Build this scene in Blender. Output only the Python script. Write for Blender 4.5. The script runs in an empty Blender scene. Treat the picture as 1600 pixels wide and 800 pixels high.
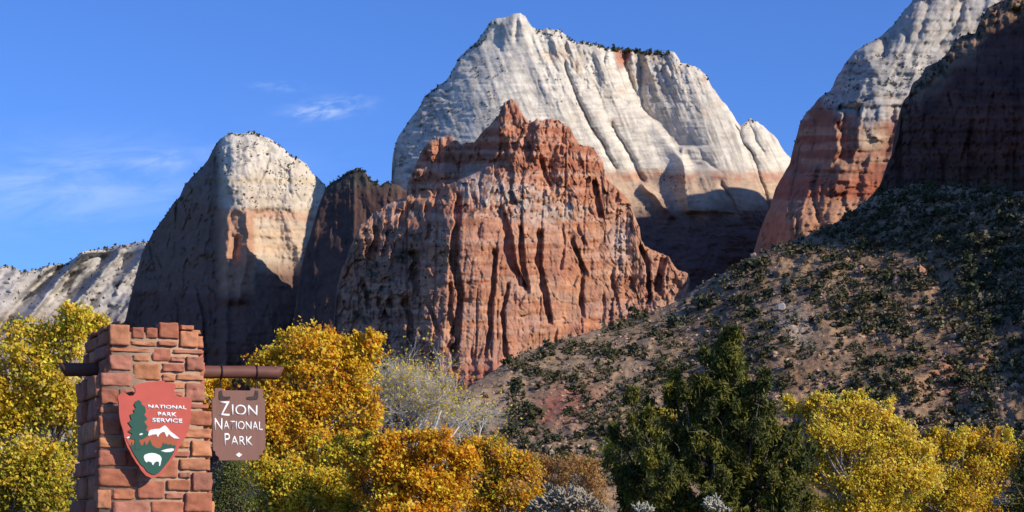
import bpy, bmesh, math, random
import numpy as np
from mathutils import Vector, Matrix

random.seed(7)
RNG = np.random.default_rng(11)
scene = bpy.context.scene
COL = scene.collection

# ------------------------------------------------------------------ camera
F = 2800.0            # focal length in photo pixels (1600 wide)
HOR = 850.0           # horizon row of the level camera
EYE = 1.6
cam_d = bpy.data.cameras.new('camera')
cam = bpy.data.objects.new('camera', cam_d)
COL.objects.link(cam)
cam.location = (0, 0, EYE)
cam.rotation_euler = (math.radians(90), 0, 0)
cam_d.sensor_width = 36.0
cam_d.lens = F / 1600.0 * 36.0
cam_d.shift_y = (HOR - 400.0) / 1600.0
cam_d.clip_start = 0.1
cam_d.clip_end = 30000
scene.camera = cam

# ------------------------------------------------------------------ sun, sky, exposure
SUN_AZ = math.radians(60)      # to the right of straight behind the camera
SUN_EL = math.radians(27)
S = Vector((math.sin(SUN_AZ) * math.cos(SUN_EL), -math.cos(SUN_AZ) * math.cos(SUN_EL), math.sin(SUN_EL)))
sun_d = bpy.data.lights.new('sun', 'SUN')
sun_d.energy = 5.0
sun_d.angle = math.radians(0.53)
sun_d.color = (1.0, 0.91, 0.77)
sun = bpy.data.objects.new('sun', sun_d)
COL.objects.link(sun)
sun.rotation_euler = S.to_track_quat('Z', 'Y').to_euler()
sun.location = (0, 0, 100)

world = bpy.data.worlds.new('World')
scene.world = world
world.use_nodes = True
wn, wl = world.node_tree.nodes, world.node_tree.links
wn.clear()
wout = wn.new('ShaderNodeOutputWorld')
bg = wn.new('ShaderNodeBackground')
sky = wn.new('ShaderNodeTexSky')
sky.sky_type = 'NISHITA'
sky.sun_disc = False
sky.sun_elevation = SUN_EL
sky.sun_rotation = math.atan2(S.x, S.y)
sky.altitude = 1200
sky.air_density = 1.0
sky.dust_density = 0.3
sky.ozone_density = 2.0
bg.inputs['Strength'].default_value = 0.10

def wmath(op, a, b=None, clamp=False):
    n = wn.new('ShaderNodeMath'); n.operation = op; n.use_clamp = clamp
    for i, v in enumerate((a, b)):
        if v is None: continue
        if isinstance(v, (int, float)): n.inputs[i].default_value = v
        else: wl.new(v, n.inputs[i])
    return n.outputs[0]

tc = wn.new('ShaderNodeTexCoord')
sep = wn.new('ShaderNodeSeparateXYZ')
wl.new(tc.outputs['Generated'], sep.inputs[0])
dy = wmath('MAXIMUM', sep.outputs['Y'], 0.05)
cu = wmath('DIVIDE', sep.outputs['X'], dy)     # tangent of azimuth, of elevation
cv = wmath('DIVIDE', sep.outputs['Z'], dy)
front = wmath('GREATER_THAN', sep.outputs['Y'], 0.06)

def cloud(u0, v0, su, sv, tilt, scale, stretch, lo, hi, amount):
    du = wmath('SUBTRACT', cu, u0); dv = wmath('SUBTRACT', cv, v0)
    a = wmath('ADD', wmath('MULTIPLY', du, math.cos(tilt)), wmath('MULTIPLY', dv, math.sin(tilt)))
    b = wmath('SUBTRACT', wmath('MULTIPLY', dv, math.cos(tilt)), wmath('MULTIPLY', du, math.sin(tilt)))
    r2 = wmath('ADD', wmath('POWER', wmath('ABSOLUTE', wmath('DIVIDE', a, su)), 2.0), wmath('POWER', wmath('ABSOLUTE', wmath('DIVIDE', b, sv)), 2.0))
    g = wmath('POWER', 2.718, wmath('MULTIPLY', r2, -1.0))
    cx = wn.new('ShaderNodeCombineXYZ')
    wl.new(wmath('MULTIPLY', a, scale), cx.inputs[0]); wl.new(wmath('MULTIPLY', b, scale * stretch), cx.inputs[1])
    no = wn.new('ShaderNodeTexNoise'); no.inputs['Scale'].default_value = 1.0; no.inputs['Detail'].default_value = 7
    no.inputs['Roughness'].default_value = 0.62; no.inputs['Distortion'].default_value = 0.6
    wl.new(cx.outputs[0], no.inputs['Vector'])
    mr = wn.new('ShaderNodeMapRange'); mr.interpolation_type = 'SMOOTHSTEP'
    mr.inputs[1].default_value = lo; mr.inputs[2].default_value = hi
    wl.new(no.outputs[0], mr.inputs[0])
    return wmath('MULTIPLY', wmath('MULTIPLY', wmath('MULTIPLY', g, mr.outputs[0]), amount), front, True)

c1 = cloud((510 - 800) / F, (850 - 170) / F, 52 / F, 15 / F, math.radians(9), 60, 3.0, 0.36, 0.74, 0.50)
c2 = cloud((120 - 800) / F, (850 - 285) / F, 260 / F, 60 / F, math.radians(4), 14, 4.0, 0.30, 0.75, 0.30)
c3 = cloud((265 - 800) / F, (850 - 250) / F, 60 / F, 14 / F, math.radians(10), 40, 3.0, 0.35, 0.75, 0.28)
c4 = cloud((440 - 800) / F, (850 - 135) / F, 40 / F, 7 / F, math.radians(0), 60, 3.0, 0.38, 0.75, 0.2)
cl = wmath('ADD', wmath('ADD', c1, c2), wmath('ADD', c3, c4), True)
mixc = wn.new('ShaderNodeMix'); mixc.data_type = 'RGBA'
wl.new(cl, mixc.inputs[0])
tint = wn.new('ShaderNodeMix'); tint.data_type = 'RGBA'; tint.blend_type = 'MULTIPLY'; tint.inputs[0].default_value = 1.0
wl.new(sky.outputs[0], tint.inputs[6]); tint.inputs[7].default_value = (0.62, 1.0, 1.80, 1)   # the deep clear blue of high desert air
wl.new(tint.outputs[2], mixc.inputs[6])
mixc.inputs[7].default_value = (9.5, 10.5, 12.0, 1)
wl.new(mixc.outputs[2], bg.inputs['Color'])
wl.new(bg.outputs[0], wout.inputs[0])

scene.view_settings.view_transform = 'Standard'
scene.view_settings.look = 'None'
scene.view_settings.exposure = 0.0
scene.view_settings.gamma = 1.0
scene.cycles.max_bounces = 6
scene.cycles.diffuse_bounces = 2
scene.cycles.transparent_max_bounces = 4

# ------------------------------------------------------------------ helpers
def tag(o, label=None, cat=None, group=None, kind=None):
    if label: o['label'] = label
    if cat: o['category'] = cat
    if group: o['group'] = group
    if kind: o['kind'] = kind
    return o

def empty(name, loc=(0, 0, 0), rz=0.0):
    o = bpy.data.objects.new(name, None)
    o.location = loc; o.rotation_euler = (0, 0, rz)
    COL.objects.link(o)
    return o

def mk_mesh(name, V, faces, col=None, smooth=False):
    """V (n,3); faces: list of int arrays (m,k) with one k each."""
    me = bpy.data.meshes.new(name)
    V = np.ascontiguousarray(V, dtype=np.float32)
    me.vertices.add(len(V)); me.vertices.foreach_set('co', V.ravel())
    if not isinstance(faces, (list, tuple)): faces = [faces]
    faces = [np.asarray(f, dtype=np.int32) for f in faces if len(f)]
    loops = np.concatenate([f.ravel() for f in faces])
    tot = np.concatenate([np.full(len(f), f.shape[1], dtype=np.int32) for f in faces])
    start = np.concatenate(([0], np.cumsum(tot)[:-1])).astype(np.int32)
    me.loops.add(len(loops)); me.loops.foreach_set('vertex_index', loops)
    me.polygons.add(len(tot)); me.polygons.foreach_set('loop_start', start)
    me.polygons.foreach_set('loop_total', tot)
    if smooth: me.polygons.foreach_set('use_smooth', np.ones(len(tot), dtype=bool))
    me.update(calc_edges=True)
    if col is not None:
        a = me.color_attributes.new('Col', 'FLOAT_COLOR', 'POINT')
        c = np.ones((len(V), 4), dtype=np.float32); c[:, :3] = np.clip(col, 0.004, 0.95)
        a.data.foreach_set('color', c.ravel())
    return me

def link(name, me, mat=None, parent=None):
    o = bpy.data.objects.new(name, me)
    if mat is not None and not me.materials: me.materials.append(mat)
    COL.objects.link(o)
    if parent is not None: o.parent = parent
    return o

def sm(a, b, x):
    t = np.clip((x - a) / (b - a), 0, 1)
    return t * t * (3 - 2 * t)

def _h(ix, iy, iz, seed):
    h = (ix.astype(np.int64) * 374761393 + iy.astype(np.int64) * 668265263 + iz * 2147483647 + seed * 1274126177) & 0xFFFFFFFF
    h = ((h ^ (h >> 13)) * 1274126177) & 0xFFFFFFFF
    h = ((h ^ (h >> 16)) * 2246822519) & 0xFFFFFFFF
    return ((h ^ (h >> 15)) & 0xFFFFFF) / float(0xFFFFFF)

def vn(x, y, seed=0):
    x = np.asarray(x, dtype=float); y = np.asarray(y, dtype=float)
    ix = np.floor(x); iy = np.floor(y); fx = x - ix; fy = y - iy
    fx = fx * fx * fx * (fx * (fx * 6 - 15) + 10); fy = fy * fy * fy * (fy * (fy * 6 - 15) + 10)
    a = _h(ix, iy, 0, seed); b = _h(ix + 1, iy, 0, seed); c = _h(ix, iy + 1, 0, seed); d = _h(ix + 1, iy + 1, 0, seed)
    return (a + (b - a) * fx) * (1 - fy) + (c + (d - c) * fx) * fy

def fbm(x, y, seed=0, oct=5, gain=0.5):
    s = 0; amp = 1; tot = 0
    ca, sa = math.cos(0.6), math.sin(0.6)
    for i in range(oct):
        s = s + amp * (vn(x, y, seed + i * 17) - 0.5); tot += amp
        x, y = (x * ca - y * sa) * 2.03 + 3.1, (x * sa + y * ca) * 2.03 + 7.7; amp *= gain
    return s / tot * 2

def fbma(x, y, seed=0, oct=5, gain=0.5):
    """axis-aligned octaves, keeps stretched noise stretched"""
    s = 0; amp = 1; tot = 0
    for i in range(oct):
        s = s + amp * (vn(x, y, seed + i * 17) - 0.5); tot += amp
        x, y = x * 2.03 + 3.1, y * 2.03 + 7.7; amp *= gain
    return s / tot * 2

def ridged(x, y, seed=0, oct=4):
    s = 0; amp = 1; tot = 0
    for i in range(oct):
        s = s + amp * (1 - np.abs(vn(x, y, seed + i * 13) * 2 - 1)); tot += amp
        x, y = x * 2.03 + 3.1, y * 2.03 + 7.7; amp *= 0.5
    return s / tot

def worley(x, y, seed=0):
    """F1, F2-F1 and a cell id value"""
    ix = np.floor(x); iy = np.floor(y)
    f1 = np.full(x.shape, 9.0); f2 = np.full(x.shape, 9.0); cid = np.zeros(x.shape)
    for dx in (-1, 0, 1):
        for dy_ in (-1, 0, 1):
            cx = ix + dx; cy = iy + dy_
            px = cx + _h(cx, cy, 1, seed); py = cy + _h(cx, cy, 2, seed)
            d = np.hypot(px - x, py - y)
            c = _h(cx, cy, 3, seed)
            m = d < f1
            f2 = np.where(m, f1, np.minimum(f2, d)); cid = np.where(m, c, cid); f1 = np.where(m, d, f1)
    return f1, f2 - f1, cid

def facets(x, y, seed=0, tilt=1.0, off=1.0):
    """broken rock: every cell is its own tilted plane"""
    ix = np.floor(x); iy = np.floor(y)
    f1 = np.full(x.shape, 9.0); out = np.zeros(x.shape)
    for dx in (-1, 0, 1):
        for dy_ in (-1, 0, 1):
            cx = ix + dx; cy = iy + dy_
            ex = x - cx - _h(cx, cy, 1, seed); ey = y - cy - _h(cx, cy, 2, seed)
            d = np.abs(ex) + np.abs(ey) * 0.8 + 0.3 * np.hypot(ex, ey)
            v = off * (_h(cx, cy, 3, seed) - 0.5) + tilt * ((_h(cx, cy, 4, seed) - 0.5) * ex * 2 + (_h(cx, cy, 5, seed) - 0.5) * ey * 2)
            m = d < f1
            out = np.where(m, v, out); f1 = np.where(m, d, f1)
    return out

def blocks(x, y, w, h, seed=0, soft=0.10):
    """jointed rock: columns cut by vertical joints, each broken by its own bedding joints"""
    u = x / w; iu = np.floor(u); fu = u - iu
    out = 0
    jit = 0.35 * (_h(iu, iu * 0, 7, seed) - 0.5)
    def col(i):
        hh = h * (0.6 + 0.9 * _h(i, i * 0, 8, seed))
        v = y / hh + 9 * _h(i, i * 0, 9, seed); iv = np.floor(v); fv = v - iv
        a = _h(i, iv, 3, seed); b = _h(i, iv + 1, 3, seed)
        c = _h(i, i * 0, 4, seed)
        return 0.55 * c + 0.45 * (a + (b - a) * sm(1 - soft, 1.0, fv))
    a = col(iu); b = col(iu + 1)
    return a + (b - a) * sm(1 - soft, 1.0, fu + 0) - 0.5

def joints(x, y, w, seg, seed=0, width=0.06):
    """thin open vertical joints between columns w wide, coming and going along their height"""
    u = x / w + 0.5; iu = np.floor(u); d = np.abs(u - iu - 0.5)
    v = y / seg + 7 * _h(iu, iu * 0, 9, seed); iv = np.floor(v); fv = v - iv
    on = _h(iu, iv, 3, seed); on2 = _h(iu, iv + 1, 3, seed)
    return (1 - sm(width * 0.4, width, d)) * sm(0.45, 0.65, on + (on2 - on) * sm(0.3, 0.7, fv))

def slot(X, Y, pts, amp, w, fade=12):
    """a deep open joint w wide, its right wall at the line"""
    t, fd = _line(X, Y, pts, fade)
    t = t - 2.2 * fbm(X / 14, Y / 14, 91, 3) + 1.2 * (vn(X * 0, Y / 5, 94) - 0.5)
    w_ = w * (0.75 + 0.7 * vn(X / 50, Y / 14, 93))
    return amp * fd * sm(-w_ - 2.0, -w_ + 1.2, t) * (1 - sm(-0.6, 0.9, t))

def tps(points):
    P = np.array(points, dtype=float); n = len(P)
    xy = P[:, :2] / 100.0
    r = np.hypot(xy[:, None, 0] - xy[None, :, 0], xy[:, None, 1] - xy[None, :, 1])
    K = np.where(r > 0, r * r * np.log(r + 1e-9), 0) + np.eye(n) * 0.02
    A = np.zeros((n + 3, n + 3)); A[:n, :n] = K
    A[:n, n] = 1; A[:n, n + 1:] = xy; A[n, :n] = 1; A[n + 1:, :n] = xy.T
    w = np.linalg.solve(A, np.concatenate([P[:, 2], [0, 0, 0]]))
    def f(x, y):
        x = x / 100.0; y = y / 100.0
        out = w[n] + w[n + 1] * x + w[n + 2] * y
        for i in range(n):
            r2 = (x - xy[i, 0]) ** 2 + (y - xy[i, 1]) ** 2
            out = out + w[i] * 0.5 * r2 * np.log(r2 + 1e-9)
        return out
    return f

def _line(X, Y, pts, fade):
    pts = sorted(pts, key=lambda p: p[1])
    ys = [p[1] for p in pts]; xs = [p[0] for p in pts]
    xl = np.interp(Y, ys, xs)
    t = X - xl + 3.0 * fbm(X / 14, Y / 14, 91, 3)
    fd = sm(ys[0] - fade, ys[0] + fade * 0.3, Y) * (1 - sm(ys[-1] - fade * 0.3, ys[-1] + fade, Y))
    return t, fd

def crack(X, Y, pts, amp, wl_=14, wr=2.0, fade=14):
    """a joint: floor slopes in from the left, steep wall on its right"""
    t, fd = _line(X, Y, pts, fade)
    p = np.where(t < 0, np.clip(1 + t / wl_, 0, 1) ** 1.3, np.exp(-np.clip(t, 0, None) / wr))
    return amp * p * fd

def step(X, Y, pts, amp, w=2.5, decay=200, side=1, fade=16):
    t, fd = _line(X, Y, pts, fade)
    t = t * side
    return amp * fd / (1 + np.exp(-np.clip(t / w, -40, 40))) * np.exp(-np.clip(t, 0, None) / decay)

def ridge(X, Y, pts, amp, wl_=12, wr=20, fade=16):
    t, fd = _line(X, Y, pts, fade)
    return -amp * fd * np.where(t < 0, np.exp(t / wl_), np.exp(-t / wr))

def blob(X, Y, cx, cy, rx, ry, amp):
    return -amp * np.exp(-((X - cx) / rx) ** 2 - ((Y - cy) / ry) ** 2)

def unproj(px, py, D):
    return np.stack([(px - 800.0) / F * D, D + 0 * px, EYE + (HOR - py) / F * D], axis=-1)

def lerp(a, b, t):
    a = np.asarray(a, dtype=float); b = np.asarray(b, dtype=float)
    return a + (b - a) * t[..., None]

# ------------------------------------------------------------------ materials
def new_mat(name):
    m = bpy.data.materials.new(name); m.use_nodes = True
    return m, m.node_tree.nodes, m.node_tree.links, m.node_tree.nodes['Principled BSDF']

def rock_mat(name, sc1, sc2, bump, bdist, var=0.35, stretch=(1, 1, 1)):
    m, n, l, b = new_mat(name)
    b.inputs['Roughness'].default_value = 0.95
    b.inputs['Specular IOR Level'].default_value = 0.12
    at = n.new('ShaderNodeAttribute'); at.attribute_name = 'Col'
    tcn = n.new('ShaderNodeTexCoord'); mp = n.new('ShaderNodeMapping'); mp.inputs['Scale'].default_value = stretch
    l.new(tcn.outputs['Object'], mp.inputs[0])
    n1 = n.new('ShaderNodeTexNoise'); n1.inputs['Scale'].default_value = sc1; n1.inputs['Detail'].default_value = 8; n1.inputs['Roughness'].default_value = 0.65
    n2 = n.new('ShaderNodeTexNoise'); n2.inputs['Scale'].default_value = sc2; n2.inputs['Detail'].default_value = 6; n2.inputs['Roughness'].default_value = 0.7
    l.new(mp.outputs[0], n1.inputs['Vector']); l.new(mp.outputs[0], n2.inputs['Vector'])
    mr = n.new('ShaderNodeMapRange'); mr.inputs[1].default_value = 0.3; mr.inputs[2].default_value = 0.7
    mr.inputs[3].default_value = 1 - var; mr.inputs[4].default_value = 1 + var * 0.8
    l.new(n1.outputs[0], mr.inputs[0])
    mx = n.new('ShaderNodeMix'); mx.data_type = 'RGBA'; mx.blend_type = 'MULTIPLY'; mx.inputs[0].default_value = 1
    l.new(at.outputs['Color'], mx.inputs[6]); l.new(mr.outputs[0], mx.inputs[7])
    l.new(mx.outputs[2], b.inputs['Base Color'])
    bp = n.new('ShaderNodeBump'); bp.inputs['Strength'].default_value = bump; bp.inputs['Distance'].default_value = bdist
    l.new(n2.outputs[0], bp.inputs['Height']); l.new(bp.outputs[0], b.inputs['Normal'])
    return m

M = {}
M['cliff_rock'] = rock_mat('cliff_rock', 0.09, 0.75, 0.8, 0.9, 0.26, (1, 1, 1.8))
M['slick_rock'] = rock_mat('slick_rock', 0.08, 0.55, 0.8, 1.1, 0.18, (1, 1, 1.6))
M['talus_soil'] = rock_mat('talus_soil', 0.35, 0.9, 0.8, 0.7, 0.30)
M['boulder_rock'] = rock_mat('boulder_rock', 0.5, 1.5, 0.6, 0.3, 0.22)
M['pillar_stone'] = rock_mat('pillar_stone', 9.0, 30.0, 0.55, 0.012, 0.25)
M['mortar'] = rock_mat('mortar', 20.0, 90.0, 0.5, 0.006, 0.15)

def leaf_mat(name, trans=0.35, rough=0.6, spec=0.2):
    m, n, l, b = new_mat(name)
    at = n.new('ShaderNodeAttribute'); at.attribute_name = 'Col'
    b.inputs['Roughness'].default_value = rough; b.inputs['Specular IOR Level'].default_value = spec
    l.new(at.outputs['Color'], b.inputs['Base Color'])
    tr = n.new('ShaderNodeBsdfTranslucent'); l.new(at.outputs['Color'], tr.inputs['Color'])
    mx = n.new('ShaderNodeMixShader'); mx.inputs[0].default_value = trans
    l.new(b.outputs[0], mx.inputs[1]); l.new(tr.outputs[0], mx.inputs[2])
    l.new(mx.outputs[0], n['Material Output'].inputs[0])
    return m
M['leaf'] = leaf_mat('autumn_leaf', 0.48)
M['needle'] = leaf_mat('juniper_needle', 0.12, 0.7)
M['shrub'] = leaf_mat('shrub_leaf', 0.1, 0.8)

def plain_mat(name, colr, rough=0.7, var=0.2, sc=12.0, bump=0.2, bd=0.004, stretch=(1, 1, 1), metal=0.0, spec=0.3):
    m, n, l, b = new_mat(name)
    tcn = n.new('ShaderNodeTexCoord'); mp = n.new('ShaderNodeMapping'); mp.inputs['Scale'].default_value = stretch
    l.new(tcn.outputs['Object'], mp.inputs[0])
    no = n.new('ShaderNodeTexNoise'); no.inputs['Scale'].default_value = sc; no.inputs['Detail'].default_value = 7
    l.new(mp.outputs[0], no.inputs['Vector'])
    cr = n.new('ShaderNodeMapRange'); cr.inputs[1].default_value = 0.3; cr.inputs[2].default_value = 0.7
    cr.inputs[3].default_value = 1 - var; cr.inputs[4].default_value = 1 + var
    l.new(no.outputs[0], cr.inputs[0])
    mx = n.new('ShaderNodeMix'); mx.data_type = 'RGBA'; mx.blend_type = 'MULTIPLY'; mx.inputs[0].default_value = 1
    mx.inputs[6].default_value = (*colr, 1); l.new(cr.outputs[0], mx.inputs[7])
    l.new(mx.outputs[2], b.inputs['Base Color'])
    b.inputs['Roughness'].default_value = rough; b.inputs['Metallic'].default_value = metal; b.inputs['Specular IOR Level'].default_value = spec
    bp = n.new('ShaderNodeBump'); bp.inputs['Strength'].default_value = bump; bp.inputs['Distance'].default_value = bd
    l.new(no.outputs[0], bp.inputs['Height']); l.new(bp.outputs[0], b.inputs['Normal'])
    return m
M['bark'] = plain_mat('grey_bark', (0.30, 0.26, 0.22), 0.9, 0.35, 6, 0.6, 0.02, (1, 1, 0.3))
M['dark_bark'] = plain_mat('dark_bark', (0.12, 0.09, 0.07), 0.9, 0.35, 6, 0.6, 0.02, (1, 1, 0.3))
M['pale_bark'] = plain_mat('pale_twig', (0.62, 0.58, 0.52), 0.85, 0.25, 5, 0.4, 0.01)
M['log'] = plain_mat('painted_log', (0.15, 0.062, 0.043), 0.6, 0.18, 14, 0.3, 0.004, (0.25, 1, 1))
M['board_brown'] = plain_mat('brown_board', (0.215, 0.105, 0.078), 0.6, 0.10, 18, 0.15, 0.002, (1, 1, 0.2))
M['board_red'] = plain_mat('red_board', (0.52, 0.092, 0.062), 0.55, 0.07, 10, 0.1, 0.002)
M['paint_edge'] = plain_mat('pale_edge', (0.62, 0.30, 0.24), 0.6, 0.08, 10, 0.1, 0.002)
M['white'] = plain_mat('white_paint', (0.82, 0.82, 0.80), 0.5, 0.03, 20, 0.05, 0.001)
M['green'] = plain_mat('green_paint', (0.018, 0.085, 0.056), 0.55, 0.08, 15, 0.1, 0.001)
M['rust'] = plain_mat('brown_paint', (0.40, 0.095, 0.04), 0.55, 0.08, 15, 0.1, 0.001)
M['iron'] = plain_mat('iron', (0.045, 0.032, 0.028), 0.55, 0.25, 30, 0.3, 0.002, metal=0.4)
# ------------------------------------------------------------------ terrain
SAMPLERS = {}

def relief(name, mat, top, bot, x0, x1, dx, rows, D0, depth, colour, label, cat='mountain', rough_top=1.2, seed=0, smooth=True, back=((0.02, 0.0), (0.08, 0.05), (0.2, 0.18), (0.35, 0.5))):
    """A mountain side as solid relief. depth(X, Y, tx) gives metres-per-pixel units in front of / behind D0."""
    xs = np.arange(x0, x1 + 0.01, dx)
    tx = np.interp(xs, [p[0] for p in top], [p[1] for p in top])
    tx = tx + rough_top * (2.2 * fbm(xs / 9.0, xs * 0 + seed, seed + 3, 4) + 0.9 * (vn(xs / 3.0, xs * 0 + 5, seed + 9) - 0.5))
    bx = np.interp(xs, [p[0] for p in bot], [p[1] for p in bot])
    v = np.linspace(0, 1, rows)
    X = np.repeat(xs[None, :], rows, 0)
    Y = tx[None, :] + v[:, None] * (bx - tx)[None, :]
    s = D0 / F
    D = D0 + s * depth(X, Y, np.repeat(tx[None, :], rows, 0))
    P = unproj(X, Y, D)
    C = colour(X, Y)
    nb = len(back)
    crest = P[0]; ch = crest[:, 2]
    ext = []
    for k in range(nb - 1, -1, -1):
        q = crest.copy(); q[:, 1] += back[k][0] * D0; q[:, 0] *= 1 + back[k][0] * 0.6
        q[:, 2] = ch * (1 - back[k][1]) if k < nb - 1 else -4.0
        ext.append(q)
    apron = []                                              # scree running out below the traced face
    for q in (0.25, 0.5, 0.75, 1.0):
        ft = P[-1].copy(); h0 = ft[:, 2] + 4.0
        ft[:, 1] -= h0 * q * (1.25 + 0.35 * fbm(xs / 40, xs * 0 + q * 3, seed + 21, 3)); ft[:, 2] -= h0 * q
        ft[:, 2] += (1 - q) * h0 * 0.12 * fbm(xs / 25, xs * 0 + q * 5, seed + 22, 3)
        apron.append(ft)
    G = np.concatenate([np.array(ext), P, np.array(apron)], 0)
    CC = np.concatenate([np.repeat(C[:1], nb, 0), C, np.repeat(C[-1:], 4, 0)], 0)
    nr, nc = G.shape[:2]
    idx = np.arange(nr * nc).reshape(nr, nc)
    f = np.stack([idx[:-1, :-1], idx[1:, :-1], idx[1:, 1:], idx[:-1, 1:]], -1).reshape(-1, 4)
    me = mk_mesh(name, G.reshape(-1, 3), f, CC.reshape(-1, 3), smooth=smooth)
    o = link(name, me, mat)
    tag(o, label, cat, kind='structure')
    SAMPLERS[name] = (xs, tx, bx, rows, P)
    return o

def sample(name, px, py):
    xs, tx, bx, rows, P = SAMPLERS[name]
    i = np.clip(np.round((px - xs[0]) / (xs[1] - xs[0])).astype(int), 0, len(xs) - 1)
    vv = (py - tx[i]) / (bx[i] - tx[i])
    j = np.clip(np.round(vv * (rows - 1)).astype(int), 0, rows - 1)
    return P[j, i], (vv >= 0) & (vv <= 1)

# ---- ground
gx = np.array([-30000, -3000, -400, 0, 400, 3000, 30000], float); gy = np.array([-3000, -50, 10, 60, 300, 1500, 6000, 30000], float)
GX, GY = np.meshgrid(gx, gy)
gi = np.arange(GX.size).reshape(GX.shape)
gf = np.stack([gi[:-1, :-1], gi[:-1, 1:], gi[1:, 1:], gi[1:, :-1]], -1).reshape(-1, 4)
gme = mk_mesh('ground', np.stack([GX, GY, GX * 0], -1).reshape(-1, 3), gf, np.tile([0.11, 0.09, 0.06], (GX.size, 1)))
tag(link('ground', gme, M['talus_soil']), 'dry reddish ground under the trees and the stone pillar', 'ground', kind='structure')

WHITE = (0.75, 0.665, 0.53); CREAM = (0.56, 0.45, 0.335); GREY = (0.40, 0.375, 0.345); TAN = (0.50, 0.33, 0.205)
RED = (0.47, 0.195, 0.105); DRED = (0.33, 0.13, 0.085); ORANGE = (0.57, 0.275, 0.14); PINK = (0.58, 0.37, 0.27); DK = (0.13, 0.10, 0.08)

def stair(Y, per, seed, X, lo=0.62, hi=0.92):
    k = (Y + 3.5 * fbm(X / 50, Y / 90, seed, 3)) / per
    return (np.floor(k) + sm(lo, hi, k - np.floor(k))) * per
# ---- white mountain
w_top = [(600, 345), (608, 318), (612, 300), (612, 265), (613, 248), (617, 228), (622, 212), (638, 189), (655, 167), (662, 153), (680, 139), (688, 131), (700, 123), (708, 109), (716, 93), (730, 77), (746, 65), (750, 58), (760, 44), (767, 34), (775, 29), (785, 28), (795, 25), (803, 21), (812, 21), (820, 26), (828, 37), (833, 44), (840, 46), (855, 45), (862, 46), (872, 46), (880, 52), (890, 62), (905, 66), (920, 68), (940, 72), (955, 76), (975, 79), (995, 80), (1015, 81), (1035, 82), (1048, 79), (1053, 81), (1060, 91), (1065, 99), (1080, 102), (1095, 109), (1104, 118), (1112, 135), (1122, 149), (1135, 166), (1148, 183), (1157, 197), (1165, 191), (1172, 186), (1182, 189), (1192, 197), (1205, 208), (1214, 218), (1222, 230), (1226, 237), (1240, 252), (1280, 300)]
w_dev = tps([(606, 320, 190), (640, 200, 120), (700, 120, 75), (755, 60, 40), (640, 300, 100), (700, 250, 45), (760, 150, 12), (805, 30, 5), (850, 60, 22), (850, 200, 12), (780, 300, 0), (930, 90, 45), (900, 160, 25), (940, 250, 50), (965, 310, 65), (1000, 330, 85),
             (1010, 120, 80), (1030, 200, 84), (1050, 95, 66), (1062, 240, 82), (1060, 200, 72), (1085, 260, 72), (1110, 200, 58), (1140, 270, 56), (1080, 130, 62), (1115, 140, 86), (1180, 320, 85), (1165, 200, 110), (1200, 220, 120), (1230, 250, 165), (1230, 350, 165), (1100, 420, 60), (900, 420, 0), (700, 420, 30), (1000, 440, 40)])
LM = [(967, 84), (972, 115), (983, 140), (1000, 168), (1022, 192), (1045, 216), (1060, 236), (1080, 262)]
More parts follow.
